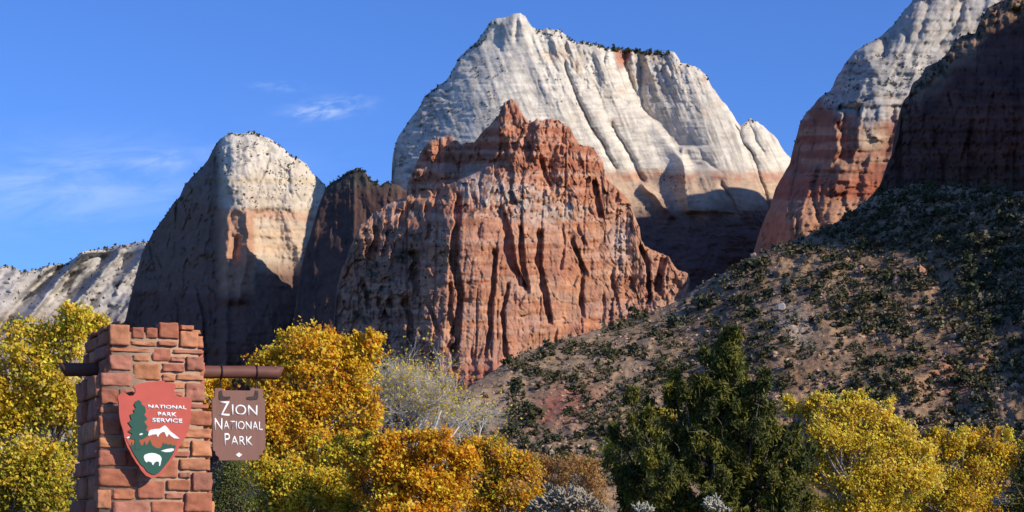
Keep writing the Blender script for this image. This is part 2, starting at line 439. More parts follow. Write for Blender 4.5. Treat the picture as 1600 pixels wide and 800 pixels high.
def w_depth(X, Y, T):
    d = 0.50 * (470 - Y) + w_dev(X, Y)
    d += 22 * np.exp(-(Y - T) / 5.0)                       # rounded rim
    d += step(X, Y, LM, 38, 2.5, 120)
    d += crack(X, Y, [(1000, 88), (1002, 130), (1005, 168), (1018, 190)], 16, 10, 4)
    d += crack(X, Y, [(975, 84), (985, 120), (996, 150)], 12, 9, 3)
    d += crack(X, Y, [(882, 100), (900, 150), (912, 172), (923, 195), (945, 230), (962, 262)], 15, 12, 3)
    d += ridge(X, Y, [(858, 60), (884, 110), (915, 160), (945, 205), (985, 275)], 5, 26, 16, 10)
    d += ridge(X, Y, [(925, 75), (950, 130), (990, 200), (1030, 268)], 4, 22, 14, 10)
    d += ridge(X, Y, [(812, 26), (820, 70), (850, 130), (900, 210)], 4, 26, 18, 10)
    d += crack(X, Y, [(850, 66), (862, 92), (872, 112)], 6, 10, 3)
    d += crack(X, Y, [(958, 195), (972, 222), (985, 242), (1005, 285)], 14, 14, 3)
    d += crack(X, Y, [(930, 130), (938, 150), (948, 175)], 5, 10, 3)
    d += crack(X, Y, [(1082, 215), (1100, 250), (1130, 270)], 4, 10, 4)
    d += crack(X, Y, [(1150, 195), (1165, 225), (1180, 250), (1196, 300), (1205, 350)], 16, 12, 3)
    d += crack(X, Y, [(1172, 190), (1180, 215), (1196, 240)], 9, 10, 3)
    d += crack(X, Y, [(1128, 290), (1145, 312), (1152, 330)], 12, 9, 3)
    d += crack(X, Y, [(1035, 80), (1040, 100), (1030, 112)], 8, 7, 3)
    d += crack(X, Y, [(783, 45), (782, 70)], 13, 32, 2)      # shaded niche under the summit, left side
    d += crack(X, Y, [(808, 35), (806, 60)], 8, 8, 3)
    d += crack(X, Y, [(823, 30), (832, 60)], 4, 8, 3)
    d += ridge(X, Y, [(1066, 232), (1068, 260), (1070, 300), (1078, 330)], 30, 9, 40, 6)
    d += ridge(X, Y, [(1003, 288), (1028, 312), (1050, 338)], 22, 5, 9, 6)
    ups = sm(200, 60, Y) * sm(820, 880, X)
    d += (2.2 + 10 * ups) * (0.5 - ridged(X / 26 - Y / 70, Y / 110, 41, 4)) * 2
    d += (2.2 + 3 * ups) * fbm(X / 30, Y / 30, 12, 5, 0.5)
    lf = sm(800, 660, X + 0.2 * Y)
    d += 6.5 * lf * fbm(X / 11 + Y / 60, Y / 4.5, 15, 4, 0.6)
    d += 1.6 * fbm(X / 26, Y / 3.2, 77, 4)                    # bedding
    d += 4.5 * (0.10 + ups) * facets(X / 13 - Y / 80, Y / 34, 5)
    d += 2.2 * (0.15 + ups) * facets(X / 6 - Y / 50, Y / 9, 6)
    d += 14 * sm(300, 345, Y) * fbm(X / 30, Y / 22, 7, 5, 0.6)
    d += 1.5 * np.abs(fbma((X - 0.42 * Y) / 9, Y / 130, 8, 4))
    return d
def lerp3(c, b, t):
    return c + (np.asarray(b) - c) * np.clip(t, 0, 1)[..., None]
def w_col(X, Y):
    n = fbm(X / 40, Y / 60, 21, 5); st = fbm((X - 0.45 * Y) / 7, Y / 90, 22, 5)
    c = lerp(WHITE, GREY, np.clip(0.25 + 0.7 * st + 0.3 * n, 0, 1) * 0.45)
    rm = sm(-4, 8, X - np.interp(Y, [80, 140, 192, 240, 330], [975, 990, 1025, 1062, 1100])) * (1 - sm(1080, 1150, X - 0.35 * (Y - 150)))
    c = lerp3(c, (0.40, 0.365, 0.325), 0.45 * rm * (0.6 + 0.5 * n))  # right mass greyed in the colour, as it turns from the sun
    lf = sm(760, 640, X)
    c = lerp3(c, GREY, 0.5 * lf)  # weaker grazing light on the left slope painted as grey
    cr = np.clip(fbm(X / 22, Y / 18, 23, 4) * 2 - 0.1, 0, 1) * sm(820, 880, X) * sm(230, 120, Y)
    c = lerp3(c, (0.58, 0.40, 0.25), 0.7 * cr)
    wv = 5 * fbm(X / 45, X * 0 + 2, 24, 3)
    lowk = sm(258, 275, Y + wv) * sm(900, 950, X)
    c = lerp3(c, (0.55, 0.36, 0.225), 0.85 * lowk)
    pk = np.exp(-((Y + wv - 277) / 7.0) ** 2) * sm(930, 960, X)
    c = lerp3(c, (0.48, 0.21, 0.13), 0.9 * pk * np.clip(0.6 + fbm(X / 9, Y / 9, 25, 3), 0, 1))
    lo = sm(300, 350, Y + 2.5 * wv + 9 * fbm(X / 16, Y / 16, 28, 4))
    c = lerp3(c, (0.16, 0.095, 0.075), lo)  # foot painted dark where the alcove lies in shadow
    rs = sm(-3, 3, X - (960 + 0.15 * (Y - 80))) * sm(3, -3, X - (988 - 0.45 * (Y - 80))) * sm(118, 95, Y)
    c = lerp3(c, (0.46, 0.16, 0.09), 0.85 * rs)
    rs2 = sm(1000, 1003, X) * sm(1012, 1004, X) * sm(100, 80, Y)
    c = lerp3(c, (0.46, 0.19, 0.11), 0.5 * rs2)
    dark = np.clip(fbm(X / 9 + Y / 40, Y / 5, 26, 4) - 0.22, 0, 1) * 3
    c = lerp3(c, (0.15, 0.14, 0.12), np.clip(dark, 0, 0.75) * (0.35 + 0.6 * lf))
    ln = np.clip(1 - np.abs(fbma((X - 0.42 * Y) / 16, Y / 160, 29, 4)) * 7, 0, 1) * np.clip(0.5 + 2 * fbm(X / 40, Y / 40, 30, 3), 0, 1)
    c = lerp3(c, (0.24, 0.215, 0.19), 0.55 * ln * (1 - lo))
    xb = np.clip(1 - np.abs(fbma(X / 90 + Y / 40, Y / 7 + X / 60, 19, 4)) * 6, 0, 1)
    c = lerp3(c, (0.36, 0.31, 0.26), 0.35 * xb * (1 - lo))
    return c * (1 + 0.12 * fbm(X / 30, Y / 2.6, 27, 3)[..., None])
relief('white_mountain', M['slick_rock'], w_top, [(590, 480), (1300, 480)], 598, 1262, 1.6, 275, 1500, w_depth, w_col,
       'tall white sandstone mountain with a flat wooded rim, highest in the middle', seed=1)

# ---- red butte
r_top = [(518, 560), (522, 500), (526, 453), (534, 422), (545, 395), (555, 370), (563, 352), (580, 336), (600, 322), (615, 314), (628, 312), (634, 312), (637, 285), (647, 260), (660, 235), (672, 220), (687, 214), (705, 214), (716, 221), (722, 226), (742, 221), (752, 207), (772, 187), (780, 177), (784, 164), (792, 159), (800, 155), (807, 159), (812, 172), (822, 185), (827, 190), (837, 189), (850, 185), (862, 184), (875, 191), (890, 200), (897, 212), (907, 226), (922, 230), (932, 237), (942, 250), (945, 270), (955, 285), (970, 300), (985, 315), (991, 335), (1000, 355), (1001, 372), (1007, 385), (1022, 390), (1045, 402), (1055, 417), (1077, 430), (1081, 470), (1084, 560)]
r_dev = tps([(526, 470, 185), (528, 560, 150), (560, 370, 170), (600, 325, 185), (590, 440, 110), (600, 510, 60), (640, 420, 60), (640, 560, 30), (620, 350, 130), (690, 350, 12), (690, 480, -22), (740, 330, -8), (740, 500, -32), (740, 590, -40), (800, 450, -8), (800, 340, 8), (800, 290, 40), (780, 200, 55), (800, 158, 65), (870, 195, 70), (860, 260, 55), (900, 310, 62), (880, 450, 26), (930, 245, 100), (948, 290, 105), (940, 450, 60), (980, 330, 120), (985, 450, 84), (1008, 400, 95), (1040, 430, 85), (1075, 445, 110), (1000, 520, 70), (900, 540, 34), (650, 300, 160), (690, 225, 160), (730, 240, 140), (650, 260, 190), (720, 275, 115)])
r_cracks = [([(723, 308), (721, 347), (717, 385), (715, 410), (720, 440), (725, 460), (718, 520), (716, 575)], 19, 16),
            ([(778, 395), (775, 440), (769, 480), (769, 510), (762, 548)], 12, 11), ([(787, 325), (800, 370), (808, 410), (822, 445)], 18, 20),
            ([(816, 358), (820, 390), (826, 452)], 15, 12), ([(850, 365), (848, 415), (855, 452), (864, 500)], 17, 15), ([(797, 447), (790, 490), (793, 555)], 12, 9),
            ([(898, 375), (908, 402), (918, 426)], 12, 10), ([(912, 428), (910, 450), (915, 490)], 11, 9), ([(932, 285), (940, 315), (946, 338)], 18, 12),
            ([(1004, 387), (1015, 410), (1018, 468)], 18, 10), ([(1042, 405), (1037, 430), (1034, 455)], 18, 16), ([(850, 250), (855, 270), (862, 290)], 10, 8),
            ([(673, 322), (672, 345), (671, 370)], 12, 10), ([(655, 398), (658, 425), (656, 455)], 18, 18), ([(640, 470), (646, 500), (647, 535)], 16, 14),
            ([(742, 306), (746, 322)], 10, 10), ([(632, 352), (640, 330), (648, 322)], 14, 16), ([(570, 440), (577, 460), (580, 480)], 14, 12), ([(600, 470), (606, 495)], 14, 14),
            ([(880, 355), (884, 380), (880, 420)], 6, 8), ([(905, 355), (918, 380)], 6, 8), ([(595, 360), (588, 395), (583, 420)], 14, 16), ([(612, 360), (604, 400)], 9, 10), ([(706, 448), (708, 500), (706, 545)], 8, 8),
            ([(740, 545), (742, 570)], 6, 8), ([(825, 215), (832, 236)], 6, 8), ([(884, 215), (880, 236)], 5, 10), ([(690, 300), (684, 318)], 8, 8), ([(960, 430), (968, 480)], 5, 8), ([(752, 352), (750, 372)], 4, 7), ([(870, 560), (872, 520)], 5, 8), ([(1000, 330), (996, 350)], 6, 8), ([(675, 480), (690, 520)], 8, 10), ([(560, 490), (556, 540)], 9, 12), ([(610, 520), (612, 560)], 8, 10)]
def r_depth(X, Y, T):
    Ys = 0.35 * Y + 0.40 * stair(Y, 27, 69, X) + 0.25 * stair(Y, 9.5, 71, X + 40)
    d = 0.36 * (590 - Ys) + r_dev(X, Y)
    d += 12 * np.exp(-(Y - T) / 4.0)
    d += step(X, Y, [(784, 172), (776, 195), (768, 240), (748, 264), (705, 288), (690, 308)], 46, 3, 55, -1, 8)
    d += ridge(X, Y, [(690, 258), (694, 275), (692, 290)], 16, 6, 6, 6)
    jx = X + 2.6 * fbm(X / 40, Y / 40, 50, 3) + 0.5 * fbm(X / 8, Y / 8, 51, 3)
    for pts, a, w in r_cracks: d += slot(jx, Y, pts, a * 1.5, w * 0.62, 10)
    main = sm(640, 700, X) * sm(980, 930, X)
    low = sm(318, 350, Y)
    br = 1 - main * low
    jy = Y + 2.0 * fbm(X / 10, Y / 10, 52, 3)
    bx = X + 0.05 * (Y - 400) + 2.0 * fbm(X / 60, Y / 60, 54, 2)
    by = Y + 2.0 * fbm(X / 60, Y / 60, 53, 2) + 0.04 * X
    d += 15 * blocks(bx, by, 37, 120, 60, 0.05) * (0.35 + 0.65 * low)
    d += 8 * facets(jx / 46, jy / 130, 60, 0.9, 0.8)
    d += (3 + 8 * br) * facets(jx / 21, jy / 40, 61, 0.9, 0.9)
    d += (1.2 + 6 * br) * facets(jx / 9.5, jy / 13, 62, 0.9, 0.8)
    d += (2 + 5 * low) * blocks(bx, by, 29, 17, 45, 0.10)
    d += 2.6 * blocks(bx - 0.03 * Y, by, 11, 7.5, 44, 0.18)
    d += (1 + br) * 1.1 * facets(jx / 4.2, jy / 5, 59, 0.9, 0.9)
    d += 5 * joints(jx + 0.03 * Y, by, 33, 60, 47, 0.06)
    f1, e, c = worley(jx / 11, Y / 34, 55)
    d += 1.8 * (1 - sm(0.02, 0.10, e))
    d += 10 * fbm(X / 45, Y / 45, 63, 3, 0.5) * (0.4 + 0.8 * br)
    led = fbma(X / 90, Y / 11 + 0.4 * fbm(X / 40, Y / 40, 64, 2), 65, 3)
    d += 2.5 * led
    d += -14 * sm(568, 578, Y) * (1 + 0.4 * (vn(X / 6, X * 0, 68) - 0.5))
    return d
def r_col(X, Y):
    n = fbm(X / 36, Y / 30, 31, 5); fine = fbm(X / 7, Y / 7, 32, 4)
    c = lerp(RED, ORANGE, np.clip(0.5 + 0.9 * n + 0.2 * fine, 0, 1))
    up = sm(320, 250, Y)
    c = lerp3(c, (0.46, 0.17, 0.09), 0.7 * up)
    strata = fbma(X / 120, Y / 7 + 0.5 * fbm(X / 50, Y / 50, 33, 2), 34, 4)
    c = lerp3(c, PINK, np.clip(strata * 1.6, 0, 0.55))
    c = lerp3(c, DRED, np.clip(-strata * 1.5, 0, 0.6))
    sk = fbm(X / 4.5, Y / 70, 35, 4)
    c = lerp3(c, (0.25, 0.125, 0.095), np.clip(sk * 1.9 - 0.45, 0, 0.65) * sm(330, 380, Y))
    pv = np.clip(fbm(X / 18, Y / 22, 36, 4) * 2.4 - 0.5, 0, 1) * sm(450, 480, Y)
    c = lerp3(c, (0.38, 0.235, 0.20), 0.7 * pv)
    pv2 = np.clip(facets(X / 26, Y / 40, 39, 0.3, 2.0) * 2, 0, 1)
    c = lerp3(c, (0.40, 0.22, 0.17), 0.35 * pv2 * sm(330, 360, Y) * sm(640, 700, X))
    # pale rubble ledge between the tiers
    ly = np.interp(X, [700, 740, 790, 850, 920, 960, 1010], [296, 292, 310, 326, 332, 345, 370])
    hw = np.interp(X, [700, 735, 780, 850, 900, 930], [6, 26, 26, 22, 12, 4])
    lm = np.exp(-((Y - ly - 12 * n) / hw) ** 2) * sm(712, 730, X) * sm(935, 900, X)
    c = lerp3(c, (0.52, 0.415, 0.335), np.clip(lm * 1.5 * (0.55 + 1.3 * fine), 0, 0.8))
    rt = sm(925, 965, X) * sm(250, 300, Y)
    c = lerp3(c, (0.52, 0.31, 0.20), 0.6 * rt * np.clip(0.6 + n, 0, 1))
    pl = np.exp(-((X - 970) / 16) ** 2 - ((Y - 375) / 30) ** 2)
    c = lerp3(c, (0.50, 0.40, 0.33), 0.8 * pl)
    nk = sm(640, 615, X) * sm(350, 315, Y)
    c = lerp3(c, (0.50, 0.33, 0.25), 0.55 * nk)
    lf = sm(690, 620, X) * sm(320, 360, Y)
    c = lerp3(c, (0.36, 0.21, 0.135), 0.4 * lf)
    vg = np.clip(fbm(X / 13, Y / 8, 38, 4) * 2.5 - 0.35 + 0.7 * np.exp(-((X - 650) / 50) ** 2 - ((Y - 400) / 26) ** 2), 0, 1) * np.clip(lf + 0.4 * lm + 0.12, 0, 1)
    c = lerp3(c, (0.075, 0.072, 0.045), vg * 0.85)
    base = sm(560, 575, Y)
    c = lerp3(c, (0.42, 0.145, 0.09), 0.7 * base)
    return c * (1 + 0.16 * fine[..., None])
relief('red_butte', M['cliff_rock'], r_top, [(500, 720), (1100, 720)], 516, 1086, 1.35, 380, 1180, r_depth, r_col,
       'rugged red rock butte with dark vertical cracks in front of the white mountain', 'butte', seed=2, rough_top=1.5, smooth=False,
       back=((0.012, 0.0), (0.04, 0.08), (0.07, 0.3), (0.1, 0.6)))

# ---- rounded white-capped peak on the left
l_top = [(150, 560), (196, 500), (206, 455), (215, 420), (222, 396), (232, 376), (240, 362), (250, 348), (258, 338), (270, 318), (280, 308), (288, 290), (300, 275), (315, 262), (325, 250), (333, 233), (338, 225), (345, 217), (352, 211), (362, 208), (375, 208), (395, 208), (405, 209), (420, 216), (430, 223), (442, 231), (452, 241), (465, 249), (478, 256), (485, 265), (492, 274), (500, 281), (508, 288), (530, 330), (560, 420), (600, 540)]
l_dev = tps([(200, 490, 300), (232, 380, 270), (280, 312, 160), (332, 238, 45), (348, 300, 0), (350, 400, 0), (352, 540, 0), (362, 210, 30), (215, 590, 300), (290, 450, 120), (400, 212, 30), (420, 300, 18), (470, 300, 40), (505, 292, 80), (490, 400, 75), (430, 400, 30), (450, 560, 45), (540, 400, 120), (560, 560, 120)])
def l_depth(X, Y, T):
    d = 0.48 * (600 - Y) + l_dev(X, Y)
    d += 18 * np.exp(-(Y - T) / 5.0)
    jx = X + 5 * fbm(X / 12, Y / 12, 110, 4)
    d += step(jx, Y, [(346, 222), (344, 240), (347, 262), (343, 277), (353, 292), (358, 303), (352, 330), (350, 350), (348, 380), (346, 420), (347, 480), (347, 590)], 42, 2.5, 70, -1, 10)
    # overhang above the fins: lower part set back between x 360 and 440
    niche = sm(325, 338, Y + 0.10 * (X - 370)) * sm(352, 362, X) * sm(448, 425, X - 0.35 * (Y - 340))
    d += 15 * niche
    d += ridge(X, Y, [(385, 334), (387, 360), (386, 400), (378, 440), (372, 470)], 24, 8, 8, 8)
    d += ridge(X, Y, [(358, 350), (357, 400), (360, 440), (358, 470)], 14, 6, 7, 8)
    d += crack(X, Y, [(372, 372), (370, 390), (368, 408)], 14, 10, 2, 8)
    d += crack(X, Y, [(356, 235), (357, 262)], 8, 8, 3)
    d += crack(X, Y, [(452, 268), (452, 290), (456, 304)], 5, 10, 3) + crack(X, Y, [(478, 258), (482, 274)], 4, 8, 3)
    d += 5 * fbm(X / 30, Y / 30, 112, 5, 0.55)
    d += 5 * (0.5 - ridged(X / 24, Y / 100, 113, 4))
    d += 1.4 * fbm(X / 26, Y / 3.0, 117, 4)
    d += 3.0 * facets(X / 15, Y / 26, 118) + 1.8 * facets(X / 5.5, Y / 8, 119)
    lfk = sm(358, 330, X)
    d += lfk * (10 * blocks(X + 0.15 * Y, Y, 24, 60, 109, 0.1) + 8 * facets(X / 30, Y / 90, 116) + 5 * facets(X / 12, Y / 24, 115) + 8 * fbm(X / 30, Y / 30, 114, 4))
    d += 0.14 * (stair(Y, 15, 111, X) - Y)
    return d
def l_col(X, Y):
    n = fbm(X / 34, Y / 26, 121, 5); fine = fbm(X / 6, Y / 6, 122, 4)
    wv = 5 * fbm(X / 40, X * 0, 123, 3)
    c = lerp(WHITE, CREAM, np.clip(0.3 + 0.5 * n + sm(240, 320, Y) * 0.5, 0, 1))
    bands = fbma(X / 150, (Y + wv) / 8, 124, 4)
    lo = sm(320, 334, Y + wv)
    c = lerp3(c, (0.60, 0.43, 0.28), lo * np.clip(0.8 + 0.8 * bands, 0, 1))
    pk = np.exp(-((Y + wv - 0.10 * (X - 400) - 334) / 6.0) ** 2)
    c = lerp3(c, (0.50, 0.24, 0.16), 0.6 * pk)
    yl = np.exp(-((Y + wv - 283) / 5.0) ** 2) * 0.5
    c = lerp3(c, (0.58, 0.42, 0.22), yl)
    fins = sm(322, 345, Y) * sm(402, 392, X)
    c = lerp3(c, (0.45, 0.23, 0.135), 0.85 * fins)
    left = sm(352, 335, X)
    c = lerp3(c, (0.165, 0.105, 0.08), 0.85 * left)  # shade of the left flank put into the colour as well
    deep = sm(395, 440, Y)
    c = lerp3(c, (0.155, 0.08, 0.062), 0.9 * deep * (1 - 0.8 * fins * sm(470, 450, Y)))  # cast shadow over the foot painted in, fins spared above it
    dark = np.clip(fbm(X / 10, Y / 7, 126, 4) * 2.5 - 0.6, 0, 1) * sm(330, 300, Y)
    c = lerp3(c, (0.15, 0.14, 0.11), 0.6 * dark)
    return c * (1 + 0.14 * fine[..., None])
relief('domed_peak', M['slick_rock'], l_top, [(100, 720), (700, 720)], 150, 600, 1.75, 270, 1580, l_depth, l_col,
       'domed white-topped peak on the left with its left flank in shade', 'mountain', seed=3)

# ---- shaded ridge between the domed peak and the red butte
m_top = [(440, 620), (452, 545), (462, 480), (470, 420), (480, 383), (490, 347), (500, 316), (510, 291), (518, 284), (530, 279), (540, 272), (548, 267), (560, 266), (568, 265), (572, 271), (577, 281), (585, 285), (595, 289), (605, 284), (625, 290), (680, 330)]
m_dev = tps([(450, 560, 120), (480, 390, 110), (512, 292, 90), (560, 268, 60), (520, 420, 50), (500, 560, 40), (560, 420, 10), (600, 560, 0), (620, 300, 30), (640, 450, -10), (680, 400, 0)])
def m_depth(X, Y, T):
    return 9 * blocks(X, Y, 26, 110, 138, 0.08) + 4 * facets(X / 30, Y / 90, 136) + 1.5 * facets(X / 10, Y / 22, 137) + 0.35 * (600 - Y) + m_dev(X, Y) + 12 * np.exp(-(Y - T) / 5) + 8 * fbm(X / 40, Y / 50, 131, 5, 0.55) + 10 * (0.5 - ridged(X / 30, Y / 160, 132, 4)) + 1.5 * fbm(X / 30, Y / 4, 133, 3)
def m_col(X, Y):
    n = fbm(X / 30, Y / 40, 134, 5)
    c = lerp((0.10, 0.062, 0.05), (0.15, 0.08, 0.06), np.clip(0.5 + n, 0, 1))  # colour kept dark so the whole ridge looks shaded
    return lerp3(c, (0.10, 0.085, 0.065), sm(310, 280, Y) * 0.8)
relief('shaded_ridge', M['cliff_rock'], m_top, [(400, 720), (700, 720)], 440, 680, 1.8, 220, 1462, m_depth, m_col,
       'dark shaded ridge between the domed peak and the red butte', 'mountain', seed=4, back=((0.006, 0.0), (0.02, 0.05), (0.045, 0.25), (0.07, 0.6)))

# ---- low distant ridge at the far left
f_top = [(-400, 400), (-200, 425), (-60, 410), (0, 416), (10, 414), (20, 418), (35, 424), (45, 425), (60, 418), (75, 415), (90, 414), (100, 413), (105, 411), (112, 406), (120, 401), (127, 394), (140, 391), (160, 389), (180, 385), (200, 382), (220, 378), (240, 374), (300, 380), (420, 420)]
f_dev = tps([(-300, 420, 60), (-300, 560, 0), (0, 420, 30), (40, 425, 60), (30, 500, -40), (100, 420, 70), (60, 480, 30), (125, 400, 0), (60, 500, -30), (170, 395, 60), (130, 460, 40), (240, 380, 10), (240, 480, 0), (330, 480, 0), (100, 560, -40), (200, 560, 0)])
def f_depth(X, Y, T):
    q = X + 0.9 * (Y - 400)
    d = 1.0 * (560 - Y) + f_dev(X, Y) + 12 * np.exp(-(Y - T) / 4)
    d += step(q, Y, [(108, 400), (96, 440), (92, 520)], 120, 5, 34, 1, 8)
    d += ridge(q, Y, [(126, 396), (128, 440), (132, 500)], 95, 18, 6, 8)
    d += ridge(q, Y, [(182, 390), (186, 440), (186, 480)], 60, 14, 6, 8) + ridge(q, Y, [(222, 386), (226, 440)], 44, 12, 6, 8)
    d += 18 * fbm(q / 40, Y / 60, 141, 5, 0.55) + 12 * facets(q / 16, Y / 20, 139) + 30 * (0.5 - ridged(q / 28, Y / 160, 142, 4)) + 2.5 * fbm(X / 30, Y / 4, 143, 3)
    return d
def f_col(X, Y):
    n = fbm(X / 22, Y / 14, 144, 5)
    c = lerp((0.52, 0.47, 0.42), (0.36, 0.33, 0.30), np.clip(0.45 + n, 0, 1))
    dk_ = np.clip(fbm(X / 10, Y / 5, 145, 4) * 2.2 - 0.35, 0, 1)
    c = lerp3(c, (0.14, 0.13, 0.11), 0.7 * dk_)
    return lerp3(c, (0.30, 0.24, 0.20), sm(470, 500, Y) * 0.7)
relief('distant_ridge', M['slick_rock'], f_top, [(-500, 720), (500, 720)], -160, 400, 2.3, 140, 2600, f_depth, f_col,
       'low pale ridge streaked with shadow at the far left', 'mountain', seed=5)

# ---- banded mountain on the right
b_top = [(1150, 470), (1170, 420), (1182, 379), (1187, 361), (1197, 336), (1204, 321), (1212, 293), (1225, 271), (1235, 253), (1240, 229), (1245, 213), (1250, 194), (1257, 180), (1265, 170), (1282, 153), (1300, 138), (1307, 121), (1320, 101), (1335, 81), (1355, 68), (1375, 58), (1395, 38), (1410, 21), (1425, 1), (1445, -30), (1475, -75), (1540, -130), (1640, -160), (1760, -185), (1900, -170), (2050, -60), (2200, 100)]
b_dev = tps([(1175, 400, 260), (1190, 365, 250), (1212, 300, 250), (1228, 262, 245), (1243, 215, 235), (1258, 180, 205), (1300, 142, 110), (1266, 230, 150), (1240, 290, 140), (1222, 330, 85), (1330, 90, 58), (1375, 60, 48), (1412, 22, 40), (1365, 95, 6), (1400, 105, 2), (1440, 30, -4), (1400, 200, 4), (1425, 240, 12), (1240, 330, 35), (1228, 370, 40), (1270, 370, 12), (1310, 350, 0), (1285, 290, 25), (1292, 232, 45), (1300, 200, 40), (1330, 180, 10), (1370, 240, 0), (1340, 300, 5), (1400, 150, 0), (1425, 75, 4), (1470, 60, 12), (1480, 10, 10), (1500, 150, -10), (1450, 330, -10), (1600, 50, -10), (1700, 200, -20), (1750, -150, 0), (1950, 0, 40), (1350, 130, 12)])
def b_depth(X, Y, T):
    d = 0.55 * (400 - Y) + b_dev(X, Y) + 18 * np.exp(-(Y - T) / 5)
    d += ridge(X, Y, [(1272, 172), (1270, 190), (1262, 205)], 18, 6, 8, 8)
    d += ridge(X, Y, [(1318, 172), (1306, 200), (1307, 236), (1296, 260)], 22, 7, 8, 8)
    d += slot(X, Y, [(1346, 168), (1340, 200), (1340, 230), (1330, 248)], 30, 26, 8)
    d += ridge(X, Y, [(1276, 262), (1262, 290), (1240, 305), (1228, 330)], 14, 6, 20, 8)
    d += crack(X, Y, [(1284, 262), (1274, 285), (1273, 310), (1280, 345)], 17, 9, 3, 8)
    d += crack(X, Y, [(1385, 60), (1386, 75), (1382, 88)], 20, 26, 3, 6)
    d += crack(X, Y, [(1400, 40), (1398, 60)], 9, 9, 3, 6) + crack(X, Y, [(1416, 42), (1420, 62)], 9, 9, 3, 6)
    d += crack(X, Y, [(1452, 0), (1446, 25), (1436, 60)], 9, 12, 4, 8) + crack(X, Y, [(1507, 5), (1500, 30), (1490, 55)], 14, 14, 3, 8) + crack(X, Y, [(1488, 40), (1476, 60), (1466, 75)], 10, 10, 3, 8)
    slab = sm(70, 100, Y - 0.12 * (X - 1400)) * sm(165, 140, Y)
    d += 5 * slab * fbm(X / 12, Y / 4.5, 151, 4, 0.6)
    d += 6 * fbm(X / 28, Y / 28, 152, 5, 0.55) + 7 * (0.5 - ridged(X / 26 + Y / 80, Y / 120, 153, 4))
    d += 2.2 * fbma(X / 80, Y / 8, 154, 4)
    rz = sm(150, 180, Y)
    d += rz * (10 * blocks(X + 0.2 * Y, Y - 0.1 * X, 22, 40, 146, 0.08) + 5 * blocks(X + 0.2 * Y, Y - 0.1 * X, 8, 14, 145, 0.15)) + 7 * (0.45 + 0.55 * rz) * facets(X / 24, Y / 50, 149) + 2.2 * (0.3 + 0.7 * rz) * facets(X / 10, Y / 16, 155) + (1 - rz) * 6 * blocks(X + 0.4 * Y, Y - 0.3 * X, 19, 34, 143, 0.2) + 1.4 * facets(X / 4.5, Y / 6, 150)
    d += 0.28 * (stair(Y, 17, 148, X) - Y)
    return d
def b_col(X, Y):
    n = fbm(X / 26, Y / 26, 156, 5); fine = fbm(X / 6, Y / 6, 157, 4)
    wv = 9 * fbm(X / 30, Y / 30, 158, 3)
    c = lerp((0.52, 0.46, 0.385), (0.40, 0.365, 0.32), np.clip(0.4 + n, 0, 1))
    cr = np.clip(n * 2 + 0.1, 0, 1) * sm(110, 60, Y)
    c = lerp3(c, (0.55, 0.42, 0.28), 0.5 * cr)
    red = sm(150, 196, Y + 3.0 * wv + 10 * fbma(X / 60, Y / 7, 144, 3) + 16 * fbm(X / 9, Y / 12, 147, 4) - 14 * np.exp(-((X - 1360) / 30) ** 2) + 10 * np.exp(-((X - 1270) / 25) ** 2))
    c = lerp3(c, (0.31, 0.122, 0.075), red)
    band = fbma(X / 100, Y / 9, 159, 4)
    c = lerp3(c, (0.44, 0.27, 0.175), red * np.clip(band * 2, 0, 0.75))
    c = lerp3(c, (0.52, 0.39, 0.26), red * np.exp(-((X - 1360) / 24) ** 2 - ((Y - 215) / 22) ** 2))
    c = lerp3(c, (0.42, 0.13, 0.07), 0.75 * sm(270, 285, Y) * sm(314, 306, Y))
    c = lerp3(c, (0.47, 0.25, 0.15), 0.8 * sm(306, 316, Y))
    dk_ = np.clip(fbm(X / 10, Y / 5, 160, 4) * 2.4 - 0.4, 0, 1) * (0.4 + 0.6 * sm(80, 105, Y)) * sm(190, 160, Y)
    c = lerp3(c, (0.10, 0.10, 0.075), 0.75 * dk_)
    return c * (1 + 0.15 * fine[..., None])
relief('banded_mountain', M['cliff_rock'], b_top, [(1100, 480), (2300, 480)], 1150, 2150, 2.3, 280, 1180, b_depth, b_col,
       'steep mountain on the right with a pale top and red banded base', 'mountain', seed=6)

# ---- dark cliff at the right edge
c_top = [(1330, 345), (1345, 326), (1357, 311), (1375, 288), (1387, 256), (1398, 232), (1405, 200), (1410, 161), (1420, 148), (1425, 131), (1440, 118), (1445, 106), (1462, 98), (1470, 93), (1482, 81), (1492, 63), (1512, 53), (1525, 51), (1528, 38), (1537, 23), (1545, 11), (1565, 0), (1600, -10), (1680, -16), (1800, -6), (1950, 20)]
c_dev = tps([(1335, 340, 120), (1357, 312, 110), (1400, 230, 125), (1410, 162, 150), (1440, 120, 170), (1400, 300, 70), (1450, 200, 60), (1480, 130, 70), (1480, 90, 130), (1500, 300, -20), (1520, 110, 20), (1600, 300, -140), (1600, 120, -90), (1540, 60, 100), (1600, 30, 90), (1600, 70, 40), (1560, 5, 130), (1700, 300, -230), (1700, 110, -160), (1700, 0, 40), (1900, 300, -330), (1900, 20, -60), (1450, 400, -20), (1700, 400, -250)])
def c_depth(X, Y, T):
    d = 0.15 * (300 - Y) + c_dev(X, Y) + 14 * np.exp(-(Y - T) / 5)
    d += 9 * (0.5 - ridged(X / 22, Y / 200, 171, 4)) + 6 * fbm(X / 30, Y / 30, 172, 5, 0.55)
    d += 14 * blocks(X, Y, 24, 90, 165, 0.07) + 7 * blocks(X, Y, 10, 28, 164, 0.12) + 8 * facets(X / 26, Y / 90, 173) + 4 * facets(X / 11, Y / 24, 170) + 4 * facets(X / 5, Y / 8, 169) + 0.35 * (stair(Y, 19, 168, X) - Y)
    d += 3 * fbma(X / 120, Y / 10, 174, 4)
    tp = sm(45, 10, Y - T)
    f1, e, c = worley(X / 10, Y / 9, 175)
    d += 16 * tp * (c - 0.5)
    return d
